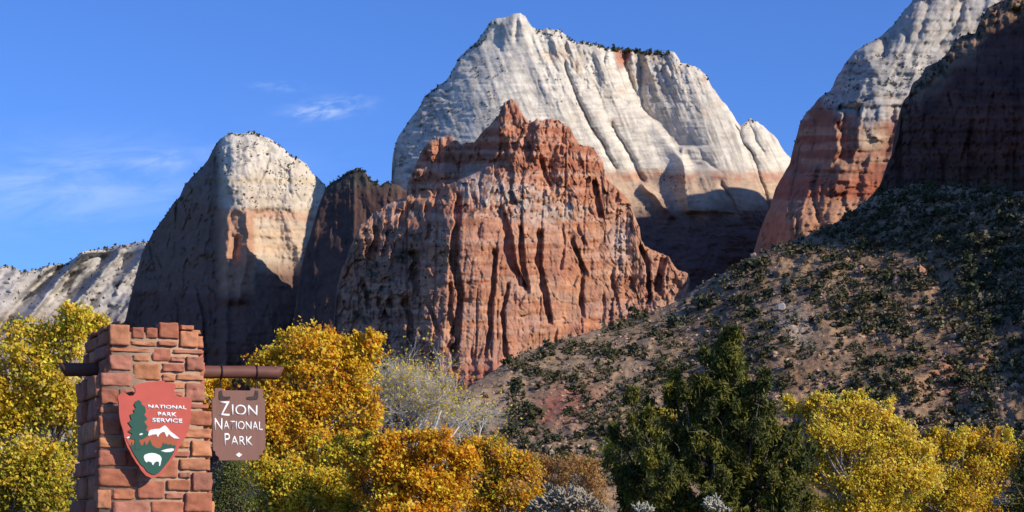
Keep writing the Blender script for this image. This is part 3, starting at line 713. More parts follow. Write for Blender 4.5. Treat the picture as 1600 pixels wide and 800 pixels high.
def c_col(X, Y):
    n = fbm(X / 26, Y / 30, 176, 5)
    c = lerp((0.10, 0.046, 0.036), (0.165, 0.07, 0.05), np.clip(0.5 + n, 0, 1))  # rock darkened in the colour to deepen the shade on this face
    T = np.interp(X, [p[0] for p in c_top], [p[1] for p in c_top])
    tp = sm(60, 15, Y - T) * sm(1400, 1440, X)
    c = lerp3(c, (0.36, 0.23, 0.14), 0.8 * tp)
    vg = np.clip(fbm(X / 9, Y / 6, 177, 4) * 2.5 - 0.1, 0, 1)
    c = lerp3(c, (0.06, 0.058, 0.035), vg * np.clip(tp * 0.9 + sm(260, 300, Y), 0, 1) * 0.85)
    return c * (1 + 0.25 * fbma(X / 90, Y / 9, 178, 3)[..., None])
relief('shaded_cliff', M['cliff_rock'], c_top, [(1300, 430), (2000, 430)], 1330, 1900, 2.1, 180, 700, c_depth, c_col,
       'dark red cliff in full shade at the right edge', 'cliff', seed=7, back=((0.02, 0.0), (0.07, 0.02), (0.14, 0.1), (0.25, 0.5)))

# ---- bushy talus hill
h_top = [(640, 665), (700, 622), (735, 602), (760, 586), (780, 573), (800, 561), (830, 546), (860, 536), (900, 526), (940, 513), (980, 501), (1020, 486), (1060, 471), (1085, 451), (1100, 441), (1130, 426), (1165, 406), (1185, 396), (1200, 387), (1250, 373), (1290, 356), (1310, 346), (1350, 316), (1400, 291), (1450, 288), (1500, 292), (1600, 298), (1700, 290), (1900, 280)]
h_abs = tps([(640, 665, 520), (760, 588, 585), (900, 526, 640), (1060, 471, 680), (1200, 387, 690), (1310, 346, 690), (1400, 291, 700), (1500, 292, 665), (1600, 298, 625), (1800, 285, 560), (700, 790, 430), (1000, 790, 440), (1300, 790, 440), (1600, 790, 430), (1900, 790, 400), (900, 640, 530), (1200, 560, 560), (1450, 470, 590), (1600, 510, 545), (1600, 640, 480), (1300, 680, 490), (1850, 500, 500)])
def h_depth(X, Y, T):
    d = (h_abs(X, Y) - 560) * F / 560.0
    q = X + 0.9 * Y
    d += 55 * fbm(q / 120, Y / 150, 181, 4) + 22 * fbm(X / 34, Y / 22, 182, 5) - 16 * ridged(q / 46, Y / 160, 183, 3) + 8 * facets(X / 14, Y / 8, 187)
    d += 30 * np.exp(-(Y - T) / 6)
    return d
def h_col(X, Y):
    n = fbm(X / 60, Y / 35, 184, 5); fine = fbm(X / 7, Y / 4, 185, 4)
    c = lerp((0.24, 0.14, 0.08), (0.37, 0.232, 0.135), np.clip(0.5 + n + 0.5 * fine, 0, 1))
    grey = sm(1150, 950, X - 0.3 * (Y - 500)) 
    c = lerp3(c, (0.33, 0.235, 0.155), 0.6 * grey)
    rp = np.exp(-((X - 885 + 0.6 * (Y - 630)) / 45) ** 2 - ((Y - 632) / 32) ** 2) + 0.6 * np.exp(-((X - 1490) / 40) ** 2 - ((Y - 590) / 30) ** 2)
    c = lerp3(c, (0.38, 0.125, 0.08), np.clip(rp * (1.0 + fine), 0, 0.85))
    pale = np.exp(-((X - 1240 - 0.3 * (Y - 500)) / 26) ** 2 - ((Y - 510) / 36) ** 2)
    c = lerp3(c, (0.44, 0.37, 0.30), 0.7 * pale)
    vg = np.clip(fbm(X / 9, Y / 5, 186, 4) * 2.2 - 0.1, 0, 1)
    c = lerp3(c, (0.10, 0.088, 0.055), 0.65 * vg)
    return c * (1 + 0.2 * fine[..., None])
relief('talus_hill', M['talus_soil'], h_top, [(600, 800), (2000, 800)], 640, 1760, 2.4, 190, 560, h_depth, h_col,
       'rocky hillside dotted with dark shrubs below the cliffs', 'hill', seed=8, back=((0.03, 0.03), (0.08, 0.2), (0.14, 0.5), (0.2, 0.9)))

# ---- unseen mesa continuing the cliff to the right, its rim shaped to cast shade
mx_ = np.linspace(220, 1150, 94); my_ = np.linspace(250, 1250, 101)
MX, MY = np.meshgrid(mx_, my_)
edge = np.maximum(238, 0.296 * MY + 8) + 10 * fbm(MX / 60, MY / 60, 190, 4)
mq = MY + 0.577 * (MX - 310)
rimh = np.interp(mq, [250, 330, 400, 445, 467, 495, 519, 535, 547, 552, 567, 600, 700, 850, 950, 1050, 1100, 1135, 1155, 1185, 1250, 1400], [60, 120, 145, 158, 170, 178, 186, 198, 215, 227, 244, 256, 285, 305, 312, 314, 308, 304, 322, 338, 352, 362])
hgt = np.interp(MX - edge, [0, 28, 60], [0, 0.62, 1.0]) * (rimh + 7 * fbm(MX / 30, MY / 30, 191, 4)) - 4
mi = np.arange(MX.size).reshape(MX.shape)
mf = np.stack([mi[:-1, :-1], mi[:-1, 1:], mi[1:, 1:], mi[1:, :-1]], -1).reshape(-1, 4)
mcol = lerp((0.30, 0.13, 0.085), (0.40, 0.2, 0.13), np.clip(0.5 + fbm(MX / 60, MY / 60, 192, 4), 0, 1))
o = link('mesa', mk_mesh('mesa', np.stack([MX, MY, hgt], -1).reshape(-1, 3), mf, mcol.reshape(-1, 3), True), M['cliff_rock'])
tag(o, 'unseen red mesa continuing the shaded cliff beyond the right edge, shaped to shade the slopes', 'mesa', kind='structure')
# ------------------------------------------------------------------ hillside and rim vegetation, rocks
def leaf_cloud(C, size, rng, colr, jit=0.36, upbias=0.0, aspect=0.62, face=None, tdir=None):
    """diamond leaves at centres C (n,3); returns verts, quads, colours"""
    n = len(C)
    nrm = rng.normal(size=(n, 3)); nrm[:, 2] += upbias
    if face is not None: nrm += face
    nrm /= np.linalg.norm(nrm, axis=1)[:, None]
    t = rng.normal(size=(n, 3)) if tdir is None else tdir + 0.45 * rng.normal(size=(n, 3))
    t -= (t * nrm).sum(1)[:, None] * nrm; t /= np.linalg.norm(t, axis=1)[:, None] + 1e-9
    b = np.cross(nrm, t)
    s = (size * (1 + jit * rng.normal(size=n)).clip(0.4, 2.0))[:, None] * 0.5
    V = np.stack([C - t * s, C + b * s * aspect, C + t * s, C - b * s * aspect], 1).reshape(-1, 3)
    f = np.arange(n * 4).reshape(n, 4)
    return V, f, np.repeat(colr, 4, 0)

def dome_bush(rng, n=60, leaf=0.28, base=(0.062, 0.066, 0.034)):
    """unit bush: dome of radius about 0.5, height about 0.85"""
    k = 9
    cc = rng.normal(size=(k, 3)) * [0.22, 0.22, 0.16] + [0, 0, 0.42]
    C = cc[rng.integers(0, k, n)] + rng.normal(size=(n, 3)) * [0.13, 0.13, 0.12]
    C[:, 2] = np.clip(C[:, 2], 0.05, None)
    g = rng.uniform(0.7, 1.35, (n, 1))
    col = np.array([base]) * g + rng.uniform(-0.006, 0.012, (n, 1)) * [[1, 0.8, 0.3]]
    V, f, c = leaf_cloud(C, leaf, rng, col, aspect=0.8)
    return V, f, c

BUSH = [(0.068, 0.074, 0.034), (0.082, 0.080, 0.036), (0.055, 0.064, 0.034), (0.115, 0.100, 0.055), (0.075, 0.070, 0.030)]
bush_protos = [dome_bush(RNG, 70, 0.28, BUSH[i]) for i in range(5)]
bush_meshes = [mk_mesh('shrub', *b) for b in bush_protos]
for me in bush_meshes: me.materials.append(M['shrub'])

def hill_density(px, py):
    g = fbm(px / 45, py / 26, 201, 4)
    d = 0.43 + 1.25 * g - 0.10 * sm(520, 600, py) + 0.5 * fbm(px / 14, py / 9, 202, 3)
    d = d - 0.45 * np.exp(-((px - 885 + 0.6 * (py - 630)) / 40) ** 2 - ((py - 632) / 28) ** 2)
    d = d - 0.35 * np.exp(-((px - 1240) / 26) ** 2 - ((py - 510) / 26) ** 2)
    d = d + 1.1 * sm(-5, 15, np.interp(px, [1250, 1480, 1500, 1600], [372, 392, 470, 512]) - py) * (px > 1250)
    d = d + 0.45 * np.exp(-((px - 1190) / 110) ** 2 - ((py - 540) / 30) ** 2) + 0.35 * np.exp(-((px - 1340) / 90) ** 2 - ((py - 505) / 22) ** 2)
    return np.clip(d, 0.03, 1)

NB = 30000
bpx = RNG.uniform(660, 1640, NB); bqy = RNG.uniform(285, 760, NB)
ok = RNG.uniform(size=NB) < hill_density(bpx, bqy)
bP, inside = sample('talus_hill', bpx, bqy)
ok &= inside
bpx, bqy, bP = bpx[ok], bqy[ok], bP[ok]
bsz = RNG.lognormal(0.22, 0.5, len(bP)).clip(0.6, 5.0)
show = bsz / bP[:, 1]
show = np.where((bqy > 700) | ((bpx < 700)) | ((bpx > 930) & (bpx < 1290) & (bqy > 620)) | ((bpx > 1230) & (bqy > 640)) | (bpx > 1600), show * 0.2, show)
order = np.argsort(-show)
ind = order[:300]; rest = order[300:]
for i in ind:
    o = bpy.data.objects.new('shrub', bush_meshes[int(RNG.integers(5))])
    COL.objects.link(o)
    o.location = bP[i]; s_ = bsz[i]
    o.scale = (s_ * RNG.uniform(0.85, 1.2), s_ * RNG.uniform(0.85, 1.2), s_ * RNG.uniform(0.75, 1.1))
    o.rotation_euler = (0, 0, RNG.uniform(0, 6.28))
    shd = bqy[i] < np.interp(bpx[i], [1250, 1480, 1500, 1600], [370, 392, 470, 512]) and bpx[i] > 1250
    tag(o, 'dark green shrub on the shaded upper slope under the right cliff' if shd else ('dark green shrub on the sunlit right part of the rocky hillside' if bpx[i] > 1140 else 'dark green shrub on the sunlit left part of the rocky hillside near the red butte'), 'shrub',
        'shrubs on the shaded slope' if shd else ('shrubs on the right part of the hillside' if bpx[i] > 1140 else 'shrubs on the left part of the hillside'))
def scatter(protos, P, sz, rng, zs=(0.75, 1.1)):
    Vs, Fs, Cs, off = [], [], [], 0
    for p, s_ in zip(P, sz):
        V, f, c = protos[int(rng.integers(len(protos)))]
        a = rng.uniform(0, 6.28); ca, sa = math.cos(a), math.sin(a)
        W = np.stack([V[:, 0] * ca - V[:, 1] * sa, V[:, 0] * sa + V[:, 1] * ca, V[:, 2] * rng.uniform(*zs)], 1) * s_ + p
        Vs.append(W); Fs.append(f + off); Cs.append(c * rng.uniform(0.8, 1.2)); off += len(V)
    return np.concatenate(Vs), np.concatenate(Fs), np.concatenate(Cs)
small_protos = [dome_bush(RNG, 18, 0.46, BUSH[i % 5]) for i in range(5)] + [dome_bush(RNG, 18, 0.40, (0.17, 0.145, 0.09)), dome_bush(RNG, 18, 0.40, (0.13, 0.11, 0.06))]
o = link('hillside_brush', mk_mesh('hillside_brush', *scatter(small_protos, bP[rest], bsz[rest], RNG)), M['shrub'])
tag(o, 'mass of small dark shrubs covering the rocky hillside', 'brush', kind='stuff')

# rim trees and ledge bushes on the mountains
def line_pts(name, x0, x1, n, up=0.0, below=(0, 6)):
    px = RNG.uniform(x0, x1, n)
    xs, tx, bx, rows, P = SAMPLERS[name]
    py = np.interp(px, xs, tx) + RNG.uniform(below[0], below[1], n) + 0.6
    return sample(name, px, py)[0]
def zone_pts(name, x0, x1, y0, y1, n, freq=(12, 8), seed=0, thr=0.1):
    px = RNG.uniform(x0, x1, n * 6); py = RNG.uniform(y0, y1, n * 6)
    k = fbm(px / freq[0], py / freq[1], seed, 4) > thr
    p, ins = sample(name, px, py)
    return p[k & ins][:n]
rim = []; rsz = []
def addp(P, lo, hi):
    rim.append(P); rsz.append(0.72 * RNG.uniform(lo, hi, len(P)) * RNG.lognormal(0.0, 0.35, len(P)).clip(0.5, 1.5))
addp(line_pts('white_mountain', 886, 955, 60, below=(0, 4)), 1.6, 3.2)
addp(line_pts('white_mountain', 955, 1046, 150, below=(0, 5)), 2.0, 4.0)
addp(line_pts('white_mountain', 616, 745, 70, below=(0, 6)), 1.3, 3.0)
addp(line_pts('white_mountain', 745, 775, 26, below=(0, 18)), 1.5, 3.0)
addp(line_pts('white_mountain', 832, 880, 30, below=(0, 12)), 1.3, 2.6)
addp(line_pts('white_mountain', 1060, 1110, 18, below=(0, 5)), 1.2, 2.2)
addp(line_pts('white_mountain', 1162, 1185, 12, below=(0, 4)), 1.2, 2.4)
addp(zone_pts('white_mountain', 620, 800, 90, 280, 420, (14, 8), 211, 0.12), 0.7, 1.9)
addp(zone_pts('white_mountain', 840, 1080, 70, 170, 130, (9, 9), 212, 0.18), 0.7, 1.6)
addp(zone_pts('white_mountain', 1030, 1080, 270, 320, 60, (9, 9), 213, 0.05), 0.8, 1.8)
addp(line_pts('domed_peak', 335, 515, 70, below=(0, 4)), 1.3, 2.8)
addp(zone_pts('domed_peak', 340, 500, 210, 330, 330, (12, 9), 214, 0.08), 0.8, 2.0)
addp(line_pts('domed_peak', 200, 340, 60, below=(0, 3)), 1.3, 2.8)
addp(line_pts('shaded_ridge', 505, 612, 70, below=(0, 3)), 1.6, 3.4)
addp(line_pts('distant_ridge', 0, 240, 130, below=(0, 5)), 2.4, 4.8)
addp(zone_pts('distant_ridge', 0, 220, 400, 480, 150, (14, 7), 215, 0.12), 1.8, 3.8)
addp(line_pts('banded_mountain', 1240, 1420, 40, below=(0, 3)), 0.8, 1.8)
addp(zone_pts('banded_mountain', 1280, 1460, 85, 180, 420, (12, 6), 216, 0.05), 0.7, 1.6)
addp(zone_pts('banded_mountain', 1200, 1420, 180, 390, 160, (12, 8), 217, 0.15), 0.6, 1.4)
addp(line_pts('shaded_cliff', 1430, 1620, 120, below=(0, 26)), 0.7, 1.7)
addp(zone_pts('shaded_cliff', 1360, 1640, 250, 320, 160, (12, 8), 218, 0.0), 0.7, 1.6)
addp(zone_pts('red_butte', 560, 720, 360, 470, 330, (14, 9), 219, 0.1), 0.8, 2.0)
addp(zone_pts('red_butte', 690, 930, 270, 345, 200, (12, 8), 220, 0.15), 0.6, 1.5)
addp(zone_pts('red_butte', 530, 700, 470, 570, 150, (12, 8), 221, 0.15), 0.7, 1.7)
addp(line_pts('red_butte', 640, 945, 50, below=(0, 5)), 0.6, 1.5)
rP = np.concatenate(rim); rS = np.concatenate(rsz)
tiny_protos = [dome_bush(RNG, 16, 0.5) for _ in range(6)]
o = link('mountain_scrub', mk_mesh('mountain_scrub', *scatter(tiny_protos, rP - [0, 0, 0.1], rS, RNG, (0.9, 1.5))), M['shrub'])
tag(o, 'small dark trees and scrub along the mountain rims and ledges', 'scrub', kind='stuff')

# boulders
def rock_geom(rng, sub=2, amp=0.28, squash=(1, 0.9, 0.75)):
    bm = bmesh.new(); bmesh.ops.create_icosphere(bm, subdivisions=sub, radius=0.5)
    V = np.array([v.co[:] for v in bm.verts]); Fc = np.array([[v.index for v in f.verts] for f in bm.faces]); bm.free()
    for _ in range(11):                                       # planed faces
        n_ = rng.normal(size=3); n_ /= np.linalg.norm(n_); d = rng.uniform(0.19, 0.36)
        h = V @ n_ - d
        V = V - np.clip(h, 0, None)[:, None] * n_
    V = V * np.array(squash) * (1 + amp * 0.3 * rng.normal(size=(len(V), 1)) * 0.4)
    return V, Fc
def rock_mesh(rng, colr, sub=3, squash=(1, 0.9, 0.75)):
    V, f = rock_geom(rng, sub, 0.2, squash)
    return mk_mesh('boulder', V, f, np.tile(colr, (len(V), 1)) * rng.uniform(0.85, 1.15, (len(V), 1)))
def place_boulder(px, py, wpx, hpx, colr, label, group=None):
    p, _ = sample('talus_hill', np.array([float(px)]), np.array([float(py)])); p = p[0]
    k = p[1] / F
    me = rock_mesh(RNG, colr)
    o = link('boulder', me, M['boulder_rock'])
    o.location = (p[0], p[1] - 0.2 * wpx * k, p[2] + 0.12 * hpx * k); g_ = 1.0 if group else 1.35
    o.scale = (wpx * k * 1.15 * g_, wpx * k * g_, hpx * k * 1.5 * g_)
    o.rotation_euler = (RNG.uniform(-0.2, 0.2), RNG.uniform(-0.3, 0.3), RNG.uniform(0, 6.28))
    tag(o, label, 'boulder', group)
place_boulder(1399, 444, 19, 20, (0.43, 0.21, 0.13), 'rounded orange boulder, left of the tall leaning one at the shadow edge')
place_boulder(1441, 432, 15, 26, (0.45, 0.22, 0.135), 'tall leaning orange boulder at the edge of the cliff shadow')
place_boulder(1345, 428, 13, 15, (0.43, 0.24, 0.17), 'small pinkish boulder left of the two large orange boulders')
place_boulder(1177, 399, 11, 9, (0.42, 0.32, 0.25), 'pale boulder on the crest at the very top of the hillside')
place_boulder(1219, 484, 15, 13, (0.46, 0.40, 0.34), 'upright pale grey boulder in the middle of the hillside')
for px, py, w in [(1380, 492, 14), (1280, 448, 9), (1296, 402, 10), (1318, 530, 11), (1366, 533, 14), (1487, 528, 15), (1090, 500, 8), (1150, 484, 8), (1040, 520, 8), (960, 540, 8), (1010, 560, 9), (1245, 505, 13), (1262, 520, 10), (1430, 560, 10), (1530, 560, 12), (1470, 610, 10), (1400, 600, 9), (1560, 610, 11), (880, 600, 9), (835, 640, 8), (1508, 655, 8), (1350, 455, 10), (1200, 460, 8), (1160, 520, 8), (905, 560, 8), (820, 700, 9), (860, 705, 10), (905, 700, 8), (1140, 560, 9), (1240, 600, 9)]:
    cc_ = random.choice([(0.42, 0.27, 0.19), (0.40, 0.22, 0.15), (0.44, 0.35, 0.28), (0.36, 0.19, 0.13)])
    place_boulder(px, py, w, w * 0.8, cc_, 'weathered tan or red rock lying among the hillside shrubs', 'loose rocks on the hillside')
NR = 9000
rpx = RNG.uniform(660, 1640, NR); rpy = RNG.uniform(285, 750, NR)
rp, ins = sample('talus_hill', rpx, rpy)
rp = rp[ins]
rs = RNG.lognormal(-0.3, 0.62, len(rp)).clip(0.3, 3.2)
rprot = []
for _ in range(6):
    V, f = rock_geom(RNG, 1)
    rprot.append((V, f, np.tile([0.42, 0.28, 0.19], (len(V), 1))))
Vr, Fr, Cr = scatter(rprot, rp, rs, RNG, (0.7, 1.1))
tone = RNG.uniform(0.75, 1.35, (len(rp), 1)) * (1 + 0.18 * RNG.normal(size=(len(rp), 1)) * [[0.3, -0.2, -0.4]])
cnt = np.full(len(rp), len(rprot[0][0]))
Cr = Cr * np.repeat(tone, cnt, 0)
o = link('talus_rubble', mk_mesh('talus_rubble', Vr, Fr, Cr), M['boulder_rock'])
tag(o, 'loose rock rubble scattered over the hillside', 'rubble', kind='stuff')
# ------------------------------------------------------------------ stone pillar with its two signs
TH = math.radians(24)
UV = np.array([math.cos(TH), math.sin(TH), 0.0]); NV = np.array([math.sin(TH), -math.cos(TH), 0.0])
CAMP = np.array([0, 0, EYE])
P0 = np.array([(240 - 800) / F * 16.0, 16.0, 0.0])

def on_plane(px, py, off=0.0):
    """pixel -> (u, z) on the plane parallel to the pillar front, off metres in front of it"""
    px = np.asarray(px, float); py = np.asarray(py, float)
    d = np.stack([(px - 800) / F, np.ones_like(px), (HOR - py) / F], -1)
    Q = P0 + NV * off
    t = ((Q - CAMP) @ NV) / (d @ NV)
    W = CAMP + d * t[..., None]
    return (W - P0) @ UV, W[..., 2]
def pl(u, z, off):
    u = np.asarray(u, float); z = np.asarray(z, float); off = np.asarray(off, float)
    return P0 + u[..., None] * UV + off[..., None] * NV + z[..., None] * np.array([0, 0, 1.0])

def box_grid(n):
    """surface grid of the cube [-1,1]^3, n cells along each edge"""
    idx = {}; V = []; Fq = []
    def vid(p):
        k = tuple(np.round(p, 5))
        if k not in idx: idx[k] = len(V); V.append(p)
        return idx[k]
    t = np.linspace(-1, 1, n + 1)
    for ax in range(3):
        for sgn in (-1, 1):
            for i in range(n):
                for j in range(n):
                    q = []
                    for a, b in ((0, 0), (1, 0), (1, 1), (0, 1)):
                        p = [0, 0, 0]; p[ax] = sgn; p[(ax + 1) % 3] = t[i + a]; p[(ax + 2) % 3] = t[j + b]
                        q.append(vid(p))
                    Fq.append(q if sgn > 0 else q[::-1])
    return np.array(V, float), np.array(Fq)
BG, BF = box_grid(9)
GRIDS = {9: (BG, BF), 4: box_grid(4)}

def stone_verts(w, h, d, rng, rough=0.010, rad=0.006, n=9):
    half = np.array([w, d, h]) / 2
    p = GRIDS[n][0] * half
    taper = 1 + rng.uniform(-0.05, 0.05, 3)
    inner = np.clip(p, -(half - rad), half - rad)
    q = p - inner; L = np.linalg.norm(q, axis=1)[:, None]
    p = inner + np.where(L > 1e-9, q / np.maximum(L, 1e-9) * rad, 0)
    p[:, 0] *= 1 + (p[:, 2] / h) * rng.uniform(-0.05, 0.05)
    p[:, 2] *= 1 + (p[:, 0] / w) * rng.uniform(-0.06, 0.06)
    s = int(rng.integers(9999))
    dir_ = np.zeros_like(p); dir_[:, 1] = np.sign(p[:, 1]) * (np.abs(p[:, 1]) > d * 0.3)
    edge_ = np.zeros_like(p); edge_[:, 0] = np.sign(p[:, 0]) * (np.abs(p[:, 0]) > w * 0.42); edge_[:, 2] = np.sign(p[:, 2]) * (np.abs(p[:, 2]) > h * 0.40)
    nz = 1.3 * fbm((p[:, 0] + 0.37 * p[:, 1]) / 0.07 + s, (p[:, 2] + 0.29 * p[:, 1]) / 0.05, s % 97, 4)
    nz2 = ridged((p[:, 0] + 0.5 * p[:, 1]) / 0.11 + s, (p[:, 2] * 1.6 + p[:, 0] * 0.6) / 0.09, s % 89, 3) - 0.55
    n3 = fbm(p[:, 0] / 0.05 + s, (p[:, 2] + p[:, 1]) / 0.05, s % 83, 3)
    fct = facets(p[:, 0] / 0.09 + s, p[:, 2] / 0.06 + s, s % 71)
    p = p + dir_ * (nz * rough * 0.6 + nz2 * rough * 0.6 + fct * 0.013)[:, None] + edge_ * (n3 * 0.006 - 0.002)[:, None]
    tilt = rng.uniform(-0.06, 0.06, 2)                      # a split face is never square to the wall
    fr = p[:, 1] < 0
    p[fr, 1] += tilt[0] * p[fr, 0] + tilt[1] * p[fr, 2]
    return p

pillar = empty('stone_pillar', tuple(P0 - NV * 0.5))
tag(pillar, 'square red sandstone masonry pillar carrying the park signs', 'pillar')
bpy.context.view_layer.update()
PINV = np.array(pillar.matrix_world.inverted())
def to_pillar(W):
    return W - np.array(pillar.location)

STONE_COLS = [(0.45, 0.172, 0.092), (0.41, 0.15, 0.085), (0.48, 0.205, 0.11), (0.37, 0.138, 0.085), (0.50, 0.215, 0.105), (0.40, 0.165, 0.11)]
def add_stone(cu, cz, w, h, d, axis_u, axis_n, origin, rng, front=0.0, rough=0.010, n=9):
    """stone centred at (cu, cz) on a wall face; front = how proud its face is"""
    p = stone_verts(w, h, d, rng, rough, n=n)
    W = origin + np.outer(p[:, 0] + cu, axis_u) + np.outer(-p[:, 1] - d / 2 + front, axis_n) + np.outer(p[:, 2] + cz, [0, 0, 1])
    base = np.array(STONE_COLS[int(rng.integers(len(STONE_COLS)))]) * rng.uniform(0.85, 1.12)
    c = np.tile(base, (len(p), 1)) * (1 + 0.15 * fbm(p[:, 0] / 0.05, p[:, 2] / 0.04, int(rng.integers(999)), 3)[:, None])
    me = mk_mesh('stone', to_pillar(W), GRIDS[n][1], c, smooth=False)
    return link('stone', me, M['pillar_stone'], pillar)

def C4(a): return (120 + a[0] / 6.667, 490 + a[1] / 6.667, 120 + a[2] / 6.667, 490 + a[3] / 6.667)
def C5(a): return (110 + a[0] / 6.667, 580 + a[1] / 6.667, 110 + a[2] / 6.667, 580 + a[3] / 6.667)
def C6(a): return (110 + a[0] / 6.667, 690 + a[1] / 6.667, 110 + a[2] / 6.667, 690 + a[3] / 6.667)
rects = [C4(a) for a in [(330, 105, 552, 342), (572, 132, 703, 268), (712, 138, 842, 265), (848, 84, 1062, 270), (1075, 112, 1222, 182), (1064, 176, 1262, 360), (557, 280, 832, 346), (838, 278, 1047, 350), (333, 348, 767, 414), (778, 352, 985, 505), (992, 368, 1322, 430), (328, 422, 567, 597), (577, 424, 757, 505), (968, 440, 1126, 511), (1134, 442, 1326, 606), (578, 512, 872, 700), (887, 516, 1122, 616), (887, 626, 1024, 712), (1030, 624, 1326, 706), (243, 608, 567, 766)]]
rects += [C5(a) for a in [(310, 176, 495, 352), (502, 180, 655, 262), (1000, 110, 1192, 190), (1000, 200, 1177, 266), (1188, 118, 1397, 322), (298, 368, 520, 445), (293, 460, 530, 668), (1180, 332, 1443, 394), (1180, 402, 1472, 577), (286, 682, 560, 804), (1100, 588, 1472, 706), (1060, 716, 1242, 806), (1252, 716, 1470, 896)]]
rects += [C6(a) for a in [(282, 82, 585, 262), (277, 272, 684, 476), (272, 495, 422, 702), (436, 495, 668, 606), (688, 402, 982, 602), (432, 618, 822, 760), (832, 616, 1176, 760), (1182, 528, 1478, 740), (980, 528, 1176, 602), (998, 394, 1244, 516), (1262, 314, 1474, 521), (1122, 314, 1248, 386), (1128, 174, 1458, 306), (1080, 94, 1237, 166), (800, 175, 1116, 386)]]
# courses hidden behind the arrowhead
rects += [(222, 597, 258, 640), (208, 646, 250, 690), (254, 646, 288, 700), (196, 696, 246, 730), (222, 640, 224, 642)][:4]
for (x0, y0, x1, y1) in rects:
    u0, z1 = on_plane(x0, y0); u1, z0 = on_plane(x1, y1)
    w = float(u1 - u0); h = float(z1 - z0)
    add_stone(float(u0 + u1) / 2, float(z0 + z1) / 2, w - 0.007, h - 0.007, 0.17, UV, NV, P0, RNG, front=RNG.uniform(0.014, 0.032))
zb = float(on_plane(200, 803)[1])                           # courses below the frame, down to the ground
uL = float(on_plane(150, 800)[0]); uR = float(on_plane(331, 800)[0])
zt = zb
while zt > 0.03:
    h = min(RNG.uniform(0.14, 0.24), zt); grow = 0.10 * (zb - zt) / zb
    u = uL - grow
    while u < uR + grow - 0.02:
        w = RNG.uniform(0.16, 0.36)
        if uR + grow - (u + w) < 0.12: w = uR + grow - u
        add_stone(u + w / 2, zt - h / 2, w - 0.012, h - 0.012, 0.17, UV, NV, P0, RNG, front=RNG.uniform(0.01, 0.04), n=4)
        u += w
    zt -= h
# the three other sides, coursed the same way
DEPTH = 1.02
ztop = float(on_plane(240, 510)[1])
def left_u(z):
    py = HOR - (z - EYE) / 16.0 * F
    return float(np.interp(z, [0, zb, zb + 0.25, float(on_plane(155, 582)[1]), float(on_plane(155, 580)[1]), ztop], [uL - 0.10, uL, uL + 0.012, float(on_plane(155, 590)[0]), float(on_plane(170, 580)[0]), float(on_plane(170, 510)[0])]))
def right_u(z):
    return float(np.interp(z, [0, zb, float(on_plane(320, 640)[1]), float(on_plane(309, 545)[1]), ztop], [uR + 0.10, uR, float(on_plane(319, 620)[0]), float(on_plane(317, 555)[0]), float(on_plane(308, 515)[0])]))
z = 0.0
while z < ztop - 0.02:
    h = min(RNG.uniform(0.10, 0.21), ztop - z)
    for side in ('l', 'r'):
        uu = (left_u if side == 'l' else right_u)(z + h / 2)
        org = P0 + UV * uu
        ax_u, ax_n = (-NV, -UV) if side == 'l' else (NV, UV)
        s0 = 0.02
        while s0 < DEPTH - 0.01:
            w = RNG.uniform(0.24, 0.5)
            if DEPTH - (s0 + w) < 0.15: w = DEPTH - s0
            cu = s0 + w / 2
            add_stone(cu if side == 'l' else -cu, z + h / 2, w - 0.012, h - 0.012, 0.15, ax_u, ax_n, org, RNG, front=RNG.uniform(-0.005, 0.04), rough=0.012, n=4)
            s0 += w
    u0_, u1_ = left_u(z + h / 2) + 0.02, right_u(z + h / 2) - 0.02
    u = u0_
    while u < u1_ - 0.01:
        w = RNG.uniform(0.34, 0.6)
        if u1_ - (u + w) < 0.15: w = u1_ - u
        add_stone(-(u + w / 2), z + h / 2, w - 0.012, h - 0.012, 0.15, -UV, -NV, P0 - NV * DEPTH, RNG, front=RNG.uniform(0, 0.03), n=4)
        u += w
    z += h
# cap stones and mortar core
lu, ru = left_u(ztop), right_u(ztop)
for i in range(2):
    for j in range(3):
        w = (ru - lu - 0.2) / 2; d = (DEPTH - 0.24) / 3
        p = stone_verts(w - 0.012, 0.10, d - 0.012, RNG)
        W = P0 + np.outer(p[:, 0] + lu + 0.1 + w * (i + 0.5), UV) - np.outer(p[:, 1] + 0.12 + d * (j + 0.5), NV) + np.outer(p[:, 2] + ztop - 0.075 + RNG.uniform(0, 0.02), [0, 0, 1])
        link('stone', mk_mesh('stone', to_pillar(W), BF, np.tile(np.array(STONE_COLS[(i + j) % 6]) * 0.95, (len(p), 1)), True), M['pillar_stone'], pillar)
zs = np.array([-0.1, zb, float(on_plane(155, 590)[1]), float(on_plane(155, 575)[1]), ztop - 0.06])
core = []
for z in zs:
    a, b = left_u(z) + 0.03, right_u(z) - 0.03
    for (u, o) in ((a, 0.004), (b, 0.004), (b, -DEPTH + 0.02), (a, -DEPTH + 0.02)):
        core.append(P0 + UV * u + NV * o + np.array([0, 0, z]))
cf = []
for k in range(len(zs) - 1):
    for m_ in range(4):
        cf.append((4 * k + m_, 4 * k + (m_ + 1) % 4, 4 * k + 4 + (m_ + 1) % 4, 4 * k + 4 + m_))
cf.append((len(core) - 4, len(core) - 3, len(core) - 2, len(core) - 1))
core = np.array(core)
link('mortar_core', mk_mesh('mortar_core', to_pillar(core), np.array(cf), np.tile([0.40, 0.26, 0.17], (len(core), 1))), M['mortar'], pillar)

